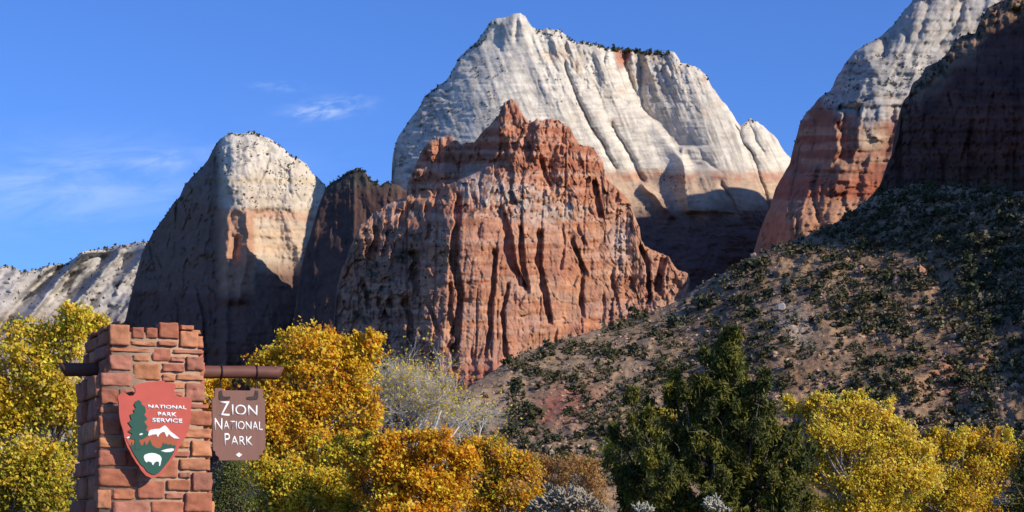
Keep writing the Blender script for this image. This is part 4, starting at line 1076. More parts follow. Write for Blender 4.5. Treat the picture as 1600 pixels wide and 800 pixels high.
def tube(path, rad, sides=6, cap=True):
    path = np.asarray(path, float); n = len(path)
    rad = np.broadcast_to(np.asarray(rad, float), (n,))
    T = np.gradient(path, axis=0); T /= np.linalg.norm(T, axis=1)[:, None] + 1e-9
    ref = np.where(np.abs(T[:, 2:3]) > 0.9, [[1.0, 0, 0]], [[0, 0, 1.0]])
    A = np.cross(T, ref); A /= np.linalg.norm(A, axis=1)[:, None] + 1e-9
    B = np.cross(T, A)
    ang = np.arange(sides) / sides * 2 * math.pi
    V = path[:, None, :] + rad[:, None, None] * (np.cos(ang)[None, :, None] * A[:, None, :] + np.sin(ang)[None, :, None] * B[:, None, :])
    idx = np.arange(n * sides).reshape(n, sides)
    f = np.stack([idx[:-1], np.roll(idx[:-1], -1, 1), np.roll(idx[1:], -1, 1), idx[1:]], -1).reshape(-1, 4)
    return V.reshape(-1, 3), f
class Parts:
    def __init__(self): self.V = []; self.F = {}; self.n = 0
    def add(self, V, f):
        f = np.asarray(f); self.F.setdefault(f.shape[1], []).append(f + self.n); self.V.append(np.asarray(V, float)); self.n += len(V)
    def mesh(self, name, smooth=True, colr=None, off=None):
        V = np.concatenate(self.V)
        if off is not None: V = V - np.asarray(off)
        return mk_mesh(name, V, [np.concatenate(v) for v in self.F.values()], None if colr is None else np.tile(colr, (len(V), 1)), smooth)

def fan(V, f, ring, n):
    return np.array([[ring + i, ring + (i + 1) % n, n] for i in range(n)])

# log through the pillar
LOGO = -0.46                                                # its axis, metres behind the front face
ua, za = on_plane(97, 577.5, LOGO); ub, zb2 = on_plane(438, 583, LOGO)
ts = np.linspace(0, 1, 40)
cen = pl(ua + (ub - ua) * ts, za + (zb2 - za) * ts, np.full(40, LOGO))
cen[:, 2] += 0.004 * np.sin(ts * 9)
rad = 0.060 * (1 + 0.02 * np.sin(ts * 23))
Vl, fl = tube(cen, rad, 18)
Vl = Vl.reshape(40, 18, 3)
for end, sg in ((0, 1), (-1, -1)):                            # both ends cut on the slant, longer on top
    dz = Vl[end, :, 2] - cen[end, 2]
    Vl[end] -= sg * UV * (dz / 0.06 * 0.032)[:, None]
Vl = Vl.reshape(-1, 3)
lp = Parts(); lp.add(Vl, fl)
lp.V[0] = np.concatenate([lp.V[0], cen[:1], cen[-1:]]); nV = 40 * 18; lp.n += 2
lp.F.setdefault(3, []).append(np.array([[(i + 1) % 18, i, nV] for i in range(18)] + [[39 * 18 + i, 39 * 18 + (i + 1) % 18, nV + 1] for i in range(18)]))
logo = link('crossbar_log', lp.mesh('crossbar_log', True, None, pillar.location), M['log'], pillar)

def prism(poly_u, poly_z, back, frontd):
    """flat plate with an outline on the pillar plane; returns Parts with ngon faces as a bmesh mesh"""
    bm = bmesh.new()
    A = pl(np.array(poly_u), np.array(poly_z), np.full(len(poly_u), back)); B = pl(np.array(poly_u), np.array(poly_z), np.full(len(poly_u), frontd))
    va = [bm.verts.new(p) for p in A]; vb = [bm.verts.new(p) for p in B]
    n = len(va)
    edges = [bm.edges.new((vb[i], vb[(i + 1) % n])) for i in range(n)]
    bmesh.ops.triangle_fill(bm, edges=edges, use_beauty=True, use_dissolve=False)
    ea = [bm.edges.new((va[i], va[(i + 1) % n])) for i in range(n)]
    bmesh.ops.triangle_fill(bm, edges=ea, use_beauty=True, use_dissolve=False)
    for i in range(n): bm.faces.new((va[i], va[(i + 1) % n], vb[(i + 1) % n], vb[i]))
    bmesh.ops.recalc_face_normals(bm, faces=bm.faces)
    return bm
def plate(name, pts_px, back, frontd, mat, parent, planeoff):
    u, z = on_plane([p[0] for p in pts_px], [p[1] for p in pts_px], planeoff)
    bm = prism(u, z, back, frontd)
    me = bpy.data.meshes.new(name); bm.to_mesh(me); bm.free()
    me.transform(Matrix.Translation(-Vector(parent.location)))
    return link(name, me, mat, parent)

def text_plate(name, body, x0, y0, x1, y1, off, thick, mat, parent, bold=0.0):
    cu_ = bpy.data.curves.new('tmp_text', 'FONT'); cu_.body = body; cu_.size = 1.0; cu_.offset = bold; cu_.resolution_u = 5
    to = bpy.data.objects.new('tmp_text', cu_); COL.objects.link(to)
    bpy.context.view_layer.update()
    dg = bpy.context.evaluated_depsgraph_get()
    me = bpy.data.meshes.new_from_object(to.evaluated_get(dg))
    bpy.data.objects.remove(to); bpy.data.curves.remove(cu_)
    n = len(me.vertices); co = np.zeros(n * 3); me.vertices.foreach_get('co', co); co = co.reshape(-1, 3)
    lo = co.min(0); hi = co.max(0)
    U0, Z1 = on_plane(x0, y0, off); U1, Z0 = on_plane(x1, y1, off)
    u = U0 + (co[:, 0] - lo[0]) / (hi[0] - lo[0]) * (U1 - U0); z = Z0 + (co[:, 1] - lo[1]) / (hi[1] - lo[1]) * (Z1 - Z0)
    W = pl(u, z, np.full(n, off + thick)) - np.array(parent.location)
    me.vertices.foreach_set('co', W.astype(np.float32).ravel()); me.update()
    bm = bmesh.new(); bm.from_mesh(me)
    r = bmesh.ops.extrude_face_region(bm, geom=list(bm.faces))
    for v_ in r['geom']:
        if isinstance(v_, bmesh.types.BMVert): v_.co -= Vector(NV) * thick
    bmesh.ops.recalc_face_normals(bm, faces=bm.faces)
    bm.to_mesh(me); bm.free(); me.name = name
    return link(name, me, mat, parent)

# ---- arrowhead emblem
def A_(pts): return [(180 + x / 5.0, 590 + y / 5.0) for x, y in pts]
SH = 0.165
cu0, cz0 = on_plane(240, 670, SH)
arrow = empty('arrowhead_sign', tuple(pl(cu0, cz0, np.array(SH))))
tag(arrow, 'red arrowhead emblem with tree, mountain and white bison on the pillar front', 'emblem')
out = A_([(150, 60), (200, 46), (250, 36), (310, 30), (375, 22), (396, 38), (430, 42), (466, 46), (477, 74), (462, 94), (466, 134), (500, 148), (560, 150), (600, 172), (590, 258), (592, 300), (585, 350), (575, 400), (555, 455), (538, 482), (520, 508), (505, 532), (488, 572), (470, 612), (448, 638), (430, 666), (402, 704), (378, 732), (350, 760), (312, 785), (285, 785), (240, 766), (212, 735), (195, 712), (186, 690), (166, 668), (150, 640), (128, 606), (115, 574), (98, 548), (90, 528), (78, 492), (70, 458), (66, 428), (58, 400), (44, 358), (34, 310), (30, 270), (29, 225), (27, 190), (18, 150), (40, 125), (80, 122), (110, 142), (140, 140), (158, 118), (158, 86), (140, 72)])
plate('board', out, SH - 0.034, SH, M['board_red'], arrow, SH)
ge = A_([(112, 528), (120, 540), (128, 500), (136, 530), (150, 508), (165, 530), (182, 540), (190, 500), (199, 525), (216, 532), (230, 498), (242, 530), (256, 512), (271, 484), (290, 530), (318, 549), (352, 552), (366, 530), (375, 504), (386, 520), (400, 514), (411, 525), (430, 518), (446, 530), (466, 524), (472, 540), (455, 590), (425, 640), (380, 700), (340, 745), (310, 760), (285, 756), (250, 735), (225, 700), (200, 680), (160, 620), (132, 572)])
rust = A_([(84, 478), (130, 478), (180, 472), (250, 455), (300, 420), (385, 390), (440, 425), (502, 476), (472, 528), (468, 536), (352, 556), (318, 552), (290, 534), (271, 490), (242, 534), (216, 536), (182, 543), (120, 543), (110, 528)])
plate('mountain_panel', rust, SH, SH + 0.004, M['rust'], arrow, SH)
plate('meadow_panel', ge, SH, SH + 0.007, M['green'], arrow, SH)
plate('snow_cap', A_([(254, 446), (258, 428), (270, 410), (310, 402), (345, 400), (366, 386), (386, 374), (400, 384), (430, 420), (470, 450), (502, 478), (460, 475), (432, 456), (418, 440), (402, 466), (392, 445), (386, 428), (370, 424), (346, 440), (332, 466), (320, 442), (290, 446), (262, 456)]), SH, SH + 0.0075, M['white'], arrow, SH)
plate('tree_figure', A_([(180, 174), (200, 188), (206, 210), (232, 228), (239, 268), (226, 290), (251, 324), (226, 345), (252, 384), (240, 408), (262, 430), (246, 462), (226, 474), (208, 480), (188, 480), (190, 545), (196, 560), (148, 560), (154, 540), (152, 482), (128, 480), (108, 474), (132, 440), (98, 420), (130, 392), (98, 350), (126, 330), (114, 290), (150, 272), (140, 255), (160, 236), (146, 210), (160, 186)]), SH, SH + 0.010, M['green'], arrow, SH)
plate('lake', A_([(354, 572), (400, 558), (440, 553), (458, 557), (455, 570), (430, 581), (390, 583)]), SH, SH + 0.0095, M['white'], arrow, SH)
plate('bison_figure', A_([(221, 622), (228, 604), (238, 600), (258, 592), (285, 589), (312, 592), (345, 606), (358, 622), (361, 640), (356, 655), (354, 672), (348, 690), (340, 690), (342, 668), (336, 656), (318, 656), (306, 664), (300, 674), (295, 686), (286, 676), (284, 664), (264, 656), (252, 654), (246, 664), (236, 658), (228, 644)]), SH, SH + 0.0095, M['white'], arrow, SH)
plate('cloud_figure', A_([(88, 468), (104, 460), (122, 464), (120, 474), (92, 475)]), SH, SH + 0.0055, M['white'], arrow, SH)
plate('cloud_figure', A_([(184, 444), (200, 434), (216, 438), (208, 448), (190, 450)]), SH, SH + 0.0125, M['white'], arrow, SH)
text_plate('lettering', 'NATIONAL', 231.3, 632.0, 291.2, 639.8, SH, 0.004, M['white'], arrow, 0.03)
text_plate('lettering', 'PARK', 246.0, 643.5, 276.0, 651.0, SH, 0.004, M['white'], arrow, 0.03)
text_plate('lettering', 'SERVICE', 237.4, 653.0, 284.6, 661.0, SH, 0.004, M['white'], arrow, 0.03)
for (x, y) in ((210, 620), (268, 618), (238, 715)):           # stand-offs into the wall
    uu, zz = on_plane(x, y, SH)
    V, f = tube(pl(np.array([uu, uu]), np.array([zz, zz]), np.array([0.0, SH - 0.02])), [0.012, 0.012], 8)
    b_ = Parts(); b_.add(V, f); link('mounting_pin', b_.mesh('mounting_pin', True, None, arrow.location), M['iron'], arrow)

# ---- hanging park sign
def Z_(pts): return [(300 + x / 4.444, 550 + y / 4.444) for x, y in pts]
HO = LOGO + 0.012
hu, hz = on_plane(373, 660, HO)
hang = empty('hanging_sign', tuple(pl(hu, hz, np.array(HO))))
tag(hang, 'brown board with notched corners and white park lettering hanging from the log', 'sign')
board = Z_([(160, 250), (207, 250), (211, 265), (405, 268), (409, 251), (490, 255), (492, 315), (507, 325), (510, 668), (491, 690), (489, 712), (465, 717), (465, 751), (190, 753), (187, 730), (165, 714), (162, 692), (147, 680), (140, 332), (150, 318), (160, 310)])
plate('board', board, HO - 0.03, HO, M['board_brown'], hang, HO)
def tp(body, x0, y0, x1, y1): text_plate('lettering', body, 300 + x0 / 4.444, 550 + y0 / 4.444, 300 + x1 / 4.444, 550 + y1 / 4.444, HO, 0.004, M['white'], hang, 0.004)
tp('Z', 192, 342, 260, 444); tp('ION', 275, 364, 453, 442)
tp('N', 156, 458, 210, 543); tp('ATIONAL', 216, 476, 490, 543)
tp('P', 224, 563, 262, 648); tp('ARK', 268, 582, 420, 648)
plate('diamond_mark', Z_([(303, 714), (325, 697), (348, 713), (326, 731)]), HO, HO + 0.004, M['white'], hang, HO)
plate('corner_bracket', Z_([(188, 272), (206, 266), (211, 300), (222, 311), (262, 308), (265, 326), (240, 334), (192, 334), (186, 318)]), HO, HO + 0.006, M['iron'], hang, HO)
plate('corner_bracket', Z_([(458, 272), (440, 266), (433, 296), (424, 308), (382, 312), (378, 328), (404, 334), (452, 330), (460, 312)]), HO, HO + 0.006, M['iron'], hang, HO)
for x, ytop, ybot in ((345.0, 583, 609), (399.5, 585, 609)):
    uu, zc = on_plane(x, 581.5, LOGO); _, zb3 = on_plane(x, ybot + 3, HO)
    hp = Parts()
    a = np.linspace(0, 2 * math.pi, 25)
    ring = pl(np.full(25, float(uu)), zc + 0.0655 * np.sin(a), LOGO + 0.0655 * np.cos(a))
    V, f = tube(ring, 0.0075, 6); hp.add(V, f)
    V, f = tube(pl(np.array([uu, uu]), np.array([zc - 0.062, zb3]), np.array([LOGO, HO - 0.014])), [0.008, 0.008], 6); hp.add(V, f)
    link('hanger_strap', hp.mesh('hanger_strap', True, None, hang.location), M['iron'], hang)

# ------------------------------------------------------------------ trees
def w3(px, py, D): return np.array([(px - 800.0) / F * D, D, EYE + (HOR - py) / F * D])

def curve(a, b, n=6, sag=0.12, rng=RNG):
    a = np.asarray(a, float); b = np.asarray(b, float); L = np.linalg.norm(b - a)
    m = (a + b) / 2 + rng.normal(size=3) * L * sag
    t = np.linspace(0, 1, n)[:, None]
    return (1 - t) ** 2 * a + 2 * t * (1 - t) * m + t ** 2 * b

def pick_cols(n, palette, rng):
    cols = np.array([p[:3] for p in palette], float); w = np.array([p[3] for p in palette], float); w /= w.sum()
    return cols[rng.choice(len(cols), n, p=w)]

def make_tree(name, label, cat, D, base_px, lobes, palette, nleaf, leaf, bark='bark', group=None, clump=0.16, per=34, green_below=None, rng=RNG, trunk_r=None, sparse=1.0, twigs=8, depth=0.8, mat='leaf', aspect=0.7, limb=1.0):
    k = D / F
    base = w3(base_px, 850, D); base[2] = -0.05
    root = empty(name, tuple(base))
    tag(root, label, cat, group)
    L = [(w3(px, py, D) + [0, rng.uniform(-0.35, 0.35) * rx * k, 0], rx * k, ry * k) for px, py, rx, ry in lobes]
    L0 = L; L = []
    for c, rx, ry in L0:
        for _ in range(8):
            d = rng.normal(size=3); d[1] -= 0.25; d /= np.linalg.norm(d); q = rng.uniform(0.28, 0.55)
            L.append((c + d * np.array([rx, rx * depth, ry]) * rng.uniform(0.35, 0.82), rx * q, ry * q))
        for _ in range(3):                                   # leading shoots break the outline
            L.append((c + np.array([rng.uniform(-0.75, 0.75) * rx, rng.uniform(-0.5, 0.5) * rx, ry * rng.uniform(0.65, 0.95)]), rx * rng.uniform(0.08, 0.16), ry * rng.uniform(0.2, 0.4)))
    vol = np.array([rx * ry for _, rx, ry in L]); share = vol / vol.sum()
    tp_ = Parts(); br = Parts()
    cz = np.mean([c[2] for c, _, _ in L]); cx = np.average([c[0] for c, _, _ in L], weights=share)
    fork = np.array([base[0] * 0.4 + cx * 0.6, D, max(1.2, cz * 0.55)])
    tr = trunk_r or 0.035 * (cz + 1)
    V, f = tube(curve(base, fork, 7, 0.05, rng), np.linspace(tr, tr * 0.72, 7), 10); tp_.add(V, f)
    Cs, Col_ = [], []
    ncl_total = max(1, int(nleaf / per))
    big = [curve(fork, c - [0, 0, 0.35 * ry], 9, 0.10, rng) for c, _, ry in L0]
    for lim in big:
        V, f = tube(lim, np.linspace(tr * 0.5, tr * 0.16, 9) * limb, 7); tp_.add(V, f)
    for li, ((c, rx, ry), sh) in enumerate(zip(L, share)):
        pb = big[li // 11]
        lim = curve(pb[int(rng.integers(4, 9))], c, 9, 0.12, rng)
        V, f = tube(lim, np.linspace(tr * 0.16, tr * 0.05, 9) * limb, 5); tp_.add(V, f)
        nc = max(4, int(ncl_total * sh))
        d = rng.normal(size=(nc, 3)); d /= np.linalg.norm(d, axis=1)[:, None]
        r = rng.uniform(0.05, 1.0, (nc, 1)) ** 0.5
        r *= 1 + 0.22 * fbm(d[:, :1] * 2 + c[0], d[:, 2:] * 2 + d[:, 1:2], int(rng.integers(999)), 3)
        cc = c + d * r * np.array([rx, rx * depth, ry])
        keep = rng.uniform(size=nc) < sparse
        cc = cc[keep]; nc = len(cc)
        if nc == 0: continue
        for q in cc[rng.choice(nc, min(nc, max(2, twigs // 4)), replace=False)]:
            st = lim[int(rng.integers(4, 9))]
            V, f = tube(curve(st, q, 5, 0.12, rng), np.linspace(tr * 0.05, tr * 0.015, 5) * limb, 4); br.add(V, f)
        cr = clump * 2.0 * min(rx, ry) * rng.uniform(0.6, 1.5, nc) + 0.05
        cid = np.repeat(np.arange(nc), per)
        P = cc[cid] + rng.normal(size=(len(cid), 3)) * cr[cid][:, None] * [1, 1, 0.85]
        base_c = pick_cols(nc, palette, rng)
        if green_below is not None:
            yy = HOR - (cc[:, 2] - EYE) / k
            g = sm(green_below[0], green_below[1], yy + rng.normal(size=nc) * 18)
            base_c = base_c + (np.array(green_below[2]) - base_c) * g[:, None]
        base_c = base_c * rng.uniform(0.78, 1.18, (nc, 1))
        colr = base_c[cid] * rng.uniform(0.72, 1.25, (len(cid), 1)) * (1 + 0.10 * rng.normal(size=(len(cid), 3)) * [0.4, 1.0, 0.6])
        dead = rng.uniform(size=len(cid)) < 0.05
        colr[dead] = colr[dead] * [0.5, 0.42, 0.9]
        Cs.append(P); Col_.append(colr)
    C = np.concatenate(Cs); colr = np.concatenate(Col_)
    V, f, c = leaf_cloud(C - base, leaf, rng, colr, aspect=aspect, upbias=0.2, face=np.array(S) * 1.3)
    link('trunk', tp_.mesh('trunk', True, None, base), M[bark], root)
    if br.n: tag(link('branches', br.mesh('branches', True, None, base), M[bark], root), kind='stuff')
    tag(link('crown', mk_mesh('crown', V, f, c), M[mat], root), kind='stuff')
    return root

YEL = (0.90, 0.66, 0.07); GOLD = (0.90, 0.56, 0.04); ORG = (0.80, 0.36, 0.022); LIME = (0.56, 0.50, 0.045); OLV = (0.15, 0.155, 0.025); TANL = (0.55, 0.31, 0.10); PALE = (0.88, 0.70, 0.17)

make_tree('cottonwood_tree', 'yellow-green cottonwood tree at the left edge behind the pillar', 'tree', 34, 20,
          [(108, 522, 42, 40), (128, 508, 26, 22), (50, 548, 50, 42), (0, 566, 48, 46), (148, 512, 16, 16), (85, 590, 62, 52), (10, 640, 66, 62), (95, 655, 50, 60), (30, 715, 80, 60), (100, 755, 55, 60), (-70, 640, 80, 110), (20, 790, 90, 50), (165, 640, 34, 60), (180, 740, 40, 60)],
          [(*YEL, 3), (*LIME, 2.4), (*GOLD, 1.4), (*PALE, 0.6)], 52000, 0.07, green_below=(680, 860, (0.30, 0.29, 0.035)), clump=0.15)
make_tree('cottonwood_tree', 'tall golden orange cottonwood behind the hanging board', 'tree', 52, 470,
          [(478, 560, 52, 40), (428, 578, 42, 32), (535, 552, 40, 32), (508, 536, 22, 20), (500, 618, 56, 54), (440, 640, 56, 54), (540, 620, 30, 50), (398, 590, 22, 24), (400, 680, 40, 56), (470, 690, 52, 40), (340, 625, 30, 32), (352, 665, 36, 40), (330, 608, 14, 14), (440, 730, 66, 46), (500, 665, 62, 60), (540, 700, 40, 50), (575, 545, 26, 24), (560, 590, 26, 40), (575, 650, 24, 40), (285, 650, 46, 60), (240, 720, 46, 50)],
          [(*GOLD, 3), (*ORG, 1.4), (*YEL, 2)], 63000, 0.092, clump=0.15, green_below=(690, 760, (0.36, 0.26, 0.03)))
make_tree('cottonwood_tree', 'thin yellow-green young cottonwood low between the golden and orange trees', 'tree', 44, 470,
          [(438, 755, 50, 40), (535, 745, 46, 44), (485, 785, 66, 30), (510, 705, 30, 26), (400, 740, 30, 40), (560, 790, 40, 26), (420, 795, 40, 20), (580, 720, 30, 30), (470, 745, 50, 30), (560, 700, 26, 26)],
          [(*YEL, 2), (*LIME, 2), (*GOLD, 1.6), (*OLV, 1)], 27200, 0.072, bark='bark', sparse=0.95, twigs=10, clump=0.13)
make_tree('cottonwood_tree', 'deep orange cottonwood with a dark leaning trunk in the lower middle', 'tree', 42, 585,
          [(612, 708, 40, 30), (678, 700, 44, 28), (645, 745, 58, 40), (725, 722, 32, 26), (598, 772, 46, 32), (690, 775, 46, 34), (640, 800, 60, 26), (560, 745, 16, 20)],
          [(*GOLD, 3), (*ORG, 2.6), (*YEL, 0.8)], 28800, 0.08, bark='dark_bark', clump=0.15)
make_tree('cottonwood_tree', 'mixed orange and green cottonwood right of the deep orange one', 'tree', 50, 770,
          [(765, 712, 40, 28), (805, 735, 34, 34), (748, 765, 40, 36), (800, 775, 44, 34), (735, 705, 26, 18), (830, 790, 26, 26), (760, 800, 50, 20)],
          [(*GOLD, 2.4), (*ORG, 1.6), (*TANL, 1.6), (*LIME, 1.3), (*OLV, 0.5)], 22400, 0.08, clump=0.14)
make_tree('tamarisk_shrub', 'fine tan autumn shrub in front of the hillside left of the juniper', 'shrub', 72, 870,
          [(845, 736, 36, 22), (895, 738, 38, 24), (930, 745, 26, 26), (868, 775, 50, 30), (915, 785, 40, 30), (820, 730, 26, 18)],
          [(*TANL, 3), (0.50, 0.30, 0.09, 2), (0.36, 0.19, 0.07, 1.4)], 20800, 0.07, clump=0.2, twigs=14)
make_tree('cottonwood_tree', 'bright yellow cottonwood right of the juniper', 'tree', 56, 1345,
          [(1262, 648, 34, 28), (1240, 636, 18, 16), (1300, 642, 32, 24), (1345, 640, 34, 26), (1330, 628, 20, 14), (1378, 652, 26, 24), (1300, 690, 56, 42), (1370, 690, 50, 40), (1415, 688, 28, 32), (1340, 745, 80, 46), (1262, 730, 40, 46), (1420, 745, 36, 40), (1300, 790, 60, 30), (1390, 795, 60, 26), (1385, 745, 46, 40), (1440, 740, 30, 40), (1330, 785, 50, 40)],
          [(*YEL, 4), (*PALE, 1.6), (*GOLD, 1.4), (*LIME, 0.8)], 51200, 0.084, clump=0.15)
make_tree('cottonwood_tree', 'yellow cottonwood with tan tips at the right edge', 'tree', 60, 1530,
          [(1485, 696, 36, 26), (1530, 694, 36, 26), (1570, 700, 34, 30), (1520, 735, 66, 40), (1458, 735, 28, 40), (1600, 730, 40, 40), (1500, 775, 60, 36), (1570, 785, 56, 30), (1456, 690, 12, 18), (1440, 790, 34, 28)],
          [(*YEL, 3.4), (*GOLD, 2), (*LIME, 1), (*TANL, 0.9)], 40000, 0.084, clump=0.15)
make_tree('green_shrub', 'dark green shrub in shade below the hanging board', 'shrub', 30, 355,
          [(345, 768, 30, 44), (378, 778, 26, 36), (335, 800, 34, 26), (365, 742, 18, 22)],
          [(0.085, 0.105, 0.022, 3), (0.13, 0.14, 0.03, 2), (0.20, 0.19, 0.03, 0.7)], 8800, 0.036, bark='dark_bark', clump=0.2, mat='needle', aspect=0.4)

def grow(P, a, d, L, r, lvl, rng, tips, spread=0.65, curl=0.18, kids=(3, 4)):
    n = 5; pts = [np.asarray(a, float)]; dd = np.asarray(d, float)
    for _ in range(n - 1):
        dd = dd + rng.normal(size=3) * curl + [0, 0, 0.05]; dd /= np.linalg.norm(dd)
        pts.append(pts[-1] + dd * L / (n - 1))
    pts = np.array(pts)
    V, f = tube(pts, np.linspace(r, r * 0.55, n), 5 if lvl > 2 else 3); P.add(V, f)
    if lvl == 0: tips.append(pts[-1]); return
    for _ in range(int(rng.integers(kids[0], kids[1] + 1)) + (1 if lvl < 3 else 0)):
        t = rng.uniform(0.35, 1.0); q = pts[0] + (pts[-1] - pts[0]) * t
        q = pts[min(n - 1, int(t * (n - 1)))]
        nd = dd + rng.normal(size=3) * spread; nd /= np.linalg.norm(nd)
        grow(P, q, nd, L * rng.uniform(0.55, 0.8), r * 0.52, lvl - 1, rng, tips, spread, curl, kids)

def bare_tree(label, D, base_px, starts, nleaf, palette, leaf=0.08, r0=0.05, rng=RNG, group=None, mat='pale_bark', lvl=4, kids=(3, 4)):
    base = w3(base_px, 850, D); base[2] = -0.05
    root = empty('bare_tree', tuple(base)); tag(root, label, 'tree', group)
    tp_ = Parts(); P = Parts(); tips = []
    fork = base + [0, 0, 1.4]
    V, f = tube(curve(base, fork, 5, 0.03, rng), np.linspace(r0 * 2.2, r0 * 1.8, 5), 9); tp_.add(V, f)
    for (x0, y0, x1, y1) in starts:
        a = w3(x0, y0, D); b = w3(x1, y1, D)
        a[1] += rng.uniform(-1, 1); b[1] += rng.uniform(-1.2, 1.2)
        V, f = tube(curve(fork, a, 6, 0.06, rng), np.linspace(r0 * 1.2, r0 * 0.8, 6), 7); tp_.add(V, f)
        L = np.linalg.norm(b - a)
        grow(P, a, (b - a) / L, L * 0.58, r0 * 0.6, lvl, rng, tips, kids=kids)
    link('trunk', tp_.mesh('trunk', True, None, base), M[mat], root)
    tag(link('branches', P.mesh('branches', True, None, base), M[mat], root), kind='stuff')
    if nleaf:
        tips = np.array(tips)
        C = tips[rng.integers(0, len(tips), nleaf)] + rng.normal(size=(nleaf, 3)) * 0.14
        V, f, c = leaf_cloud(C - base, leaf, rng, pick_cols(nleaf, palette, rng) * rng.uniform(0.7, 1.2, (nleaf, 1)), aspect=0.7)
        tag(link('crown', mk_mesh('crown', V, f, c), M['leaf'], root), kind='stuff')
    return root
bare_tree('nearly leafless grey cottonwood with a few yellow leaves below the red butte', 64, 620,
          [(540, 700, 520, 570), (700, 690, 745, 610), (610, 640, 600, 540), (660, 650, 665, 545), (640, 660, 700, 600), (570, 660, 550, 590), (690, 640, 720, 570), (560, 700, 540, 560), (590, 690, 590, 545), (620, 690, 640, 545), (640, 690, 690, 560), (660, 690, 735, 585), (560, 700, 510, 610), (600, 680, 610, 580), (650, 680, 720, 630), (580, 690, 560, 600), (630, 680, 665, 590)],
          5200, [(*YEL, 3), (*GOLD, 1.2), (*PALE, 1)], 0.085, 0.055, kids=(3, 5))
bare_tree('leafless grey tree in front of the foot of the bushy hill', 70, 745,
          [(720, 700, 720, 610), (745, 700, 760, 615), (735, 690, 740, 640), (700, 700, 690, 630)], 300, [(*TANL, 1), (*YEL, 1)], 0.08, 0.045, lvl=4)
bare_tree('grey leafless treetop behind the yellow-green cottonwood at the far left', 60, 10,
          [(0, 600, 10, 500), (30, 600, 40, 505), (-30, 600, -30, 500)], 0, None, r0=0.04, lvl=4)
bare_tree('pale twiggy sapling low behind the hanging board', 54, 395,
          [(400, 790, 390, 700), (430, 790, 470, 705), (380, 790, 350, 720), (500, 790, 520, 700)], 200, [(*YEL, 1), (*LIME, 1)], 0.06, 0.022, lvl=3)

# ---- juniper built of upright spires
def juniper(label, D, base_px, spires, ntuft, leaf, rng=RNG, palette=None, name='juniper_tree', cat='tree', strays=0):
    k = D / F
    base = w3(base_px, 850, D); base[2] = -0.05
    root = empty(name, tuple(base)); tag(root, label, cat)
    tp_ = Parts(); Cs = []; Cl = []; Nf = []; Td = []
    palette = palette or [(0.095, 0.100, 0.018, 3), (0.15, 0.14, 0.022, 2.2), (0.065, 0.075, 0.018, 2), (0.19, 0.165, 0.022, 0.8)]
    V, f = tube(curve(base, w3(base_px, 690, D), 6, 0.03, rng), np.linspace(0.2, 0.08, 6), 9); tp_.add(V, f)
    area = np.array([(R * (yb - yt)) ** 0.7 * (2.3 if i_ < 2 else 1.4 if i_ < 17 else 1.6) for i_, (x, yt, R, yb) in enumerate(spires)]); share = area / area.sum()
    for (x, yt, R, yb), sh in zip(spires, share):
        off = rng.uniform(-0.7, 0.9) * R * k
        top = w3(x, yt, D) + [0, off, 0]; bot = w3(x + (base_px - x) * 0.35, yb, D) + [0, off * 0.4, 0]
        V, f = tube(curve(bot, bot + (top - bot) * 0.86, 6, 0.02, rng), np.linspace(0.045, 0.006, 6), 5); tp_.add(V, f)
        n = int(ntuft * sh); nb = max(5, n // 9)
        t = rng.uniform(0, 1, nb) ** 0.78
        ang = rng.uniform(0, 2 * math.pi, nb)
        prof = np.clip(t * 1.25, 0, 1) ** 0.8 * (1 - 0.25 * sm(0.8, 1.0, t)) * (1 + 0.6 * fbm(ang * 1.4 + x, t * 9, int(x) % 77, 3))
        rr = R * k * prof * rng.uniform(0.25, 1.0, nb) ** 0.7
        ax = top + (bot - top) * t[:, None]
        bc0 = ax + np.stack([np.cos(ang) * rr, np.sin(ang) * rr, rng.normal(size=nb) * 0.05], 1)
        bdir = np.stack([np.cos(ang) * 0.6, np.sin(ang) * 0.6, rng.uniform(0.5, 1.2, nb)], 1); bdir /= np.linalg.norm(bdir, axis=1)[:, None]
        bi = np.repeat(np.arange(nb), 9); n = len(bi); ang = ang[bi]
        along = np.tile(np.linspace(-0.16, 0.16, 9), nb) * rng.uniform(0.7, 1.5, nb)[bi] * (0.4 + 0.6 * np.clip(t[bi] * 2, 0, 1))
        c = bc0[bi] + bdir[bi] * along[:, None] + rng.normal(size=(n, 3)) * 0.035
        per = 42
        cid = np.repeat(np.arange(n), per)
        P = c[cid] + rng.normal(size=(len(cid), 3)) * [0.062, 0.062, 0.075] * (1.25 - 0.6 * np.tile(np.linspace(0, 1, 9), nb))[cid][:, None]
        outw = np.stack([np.cos(ang), np.sin(ang), np.full(n, 0.5)], 1)
        bc = pick_cols(nb, palette, rng)[bi] * rng.uniform(0.8, 1.2, (n, 1))
        Cs.append(P); Cl.append(bc[cid] * rng.uniform(0.75, 1.25, (len(cid), 1))); Nf.append(outw[cid] * 0.6); Td.append(bdir[bi][cid])
    C = np.concatenate(Cs); cl_ = np.concatenate(Cl)
    for _ in range(60):
        x, yt, R, yb = spires[int(rng.integers(len(spires)))]
        p = w3(x + rng.uniform(-0.6, 0.6) * R, rng.uniform(yt + 0.4 * (yb - yt), yb), D) + [0, rng.uniform(-1, 0.2) * R * k, 0]
        d = rng.normal(size=3); d[2] = abs(d[2]); d /= np.linalg.norm(d)
        V, f = tube(curve(p, p + d * rng.uniform(0.2, 0.5), 4, 0.2, rng), [0.012, 0.01, 0.008, 0.004], 4); tp_.add(V, f)
    V, f, c = leaf_cloud(C - base, leaf, rng, cl_, aspect=0.26, face=np.concatenate(Nf), tdir=np.concatenate(Td))
    link('trunk', tp_.mesh('trunk', True, None, base), M['dark_bark'], root)
    tag(link('foliage', mk_mesh('foliage', V, f, c), M['needle'], root), kind='stuff')
    return root
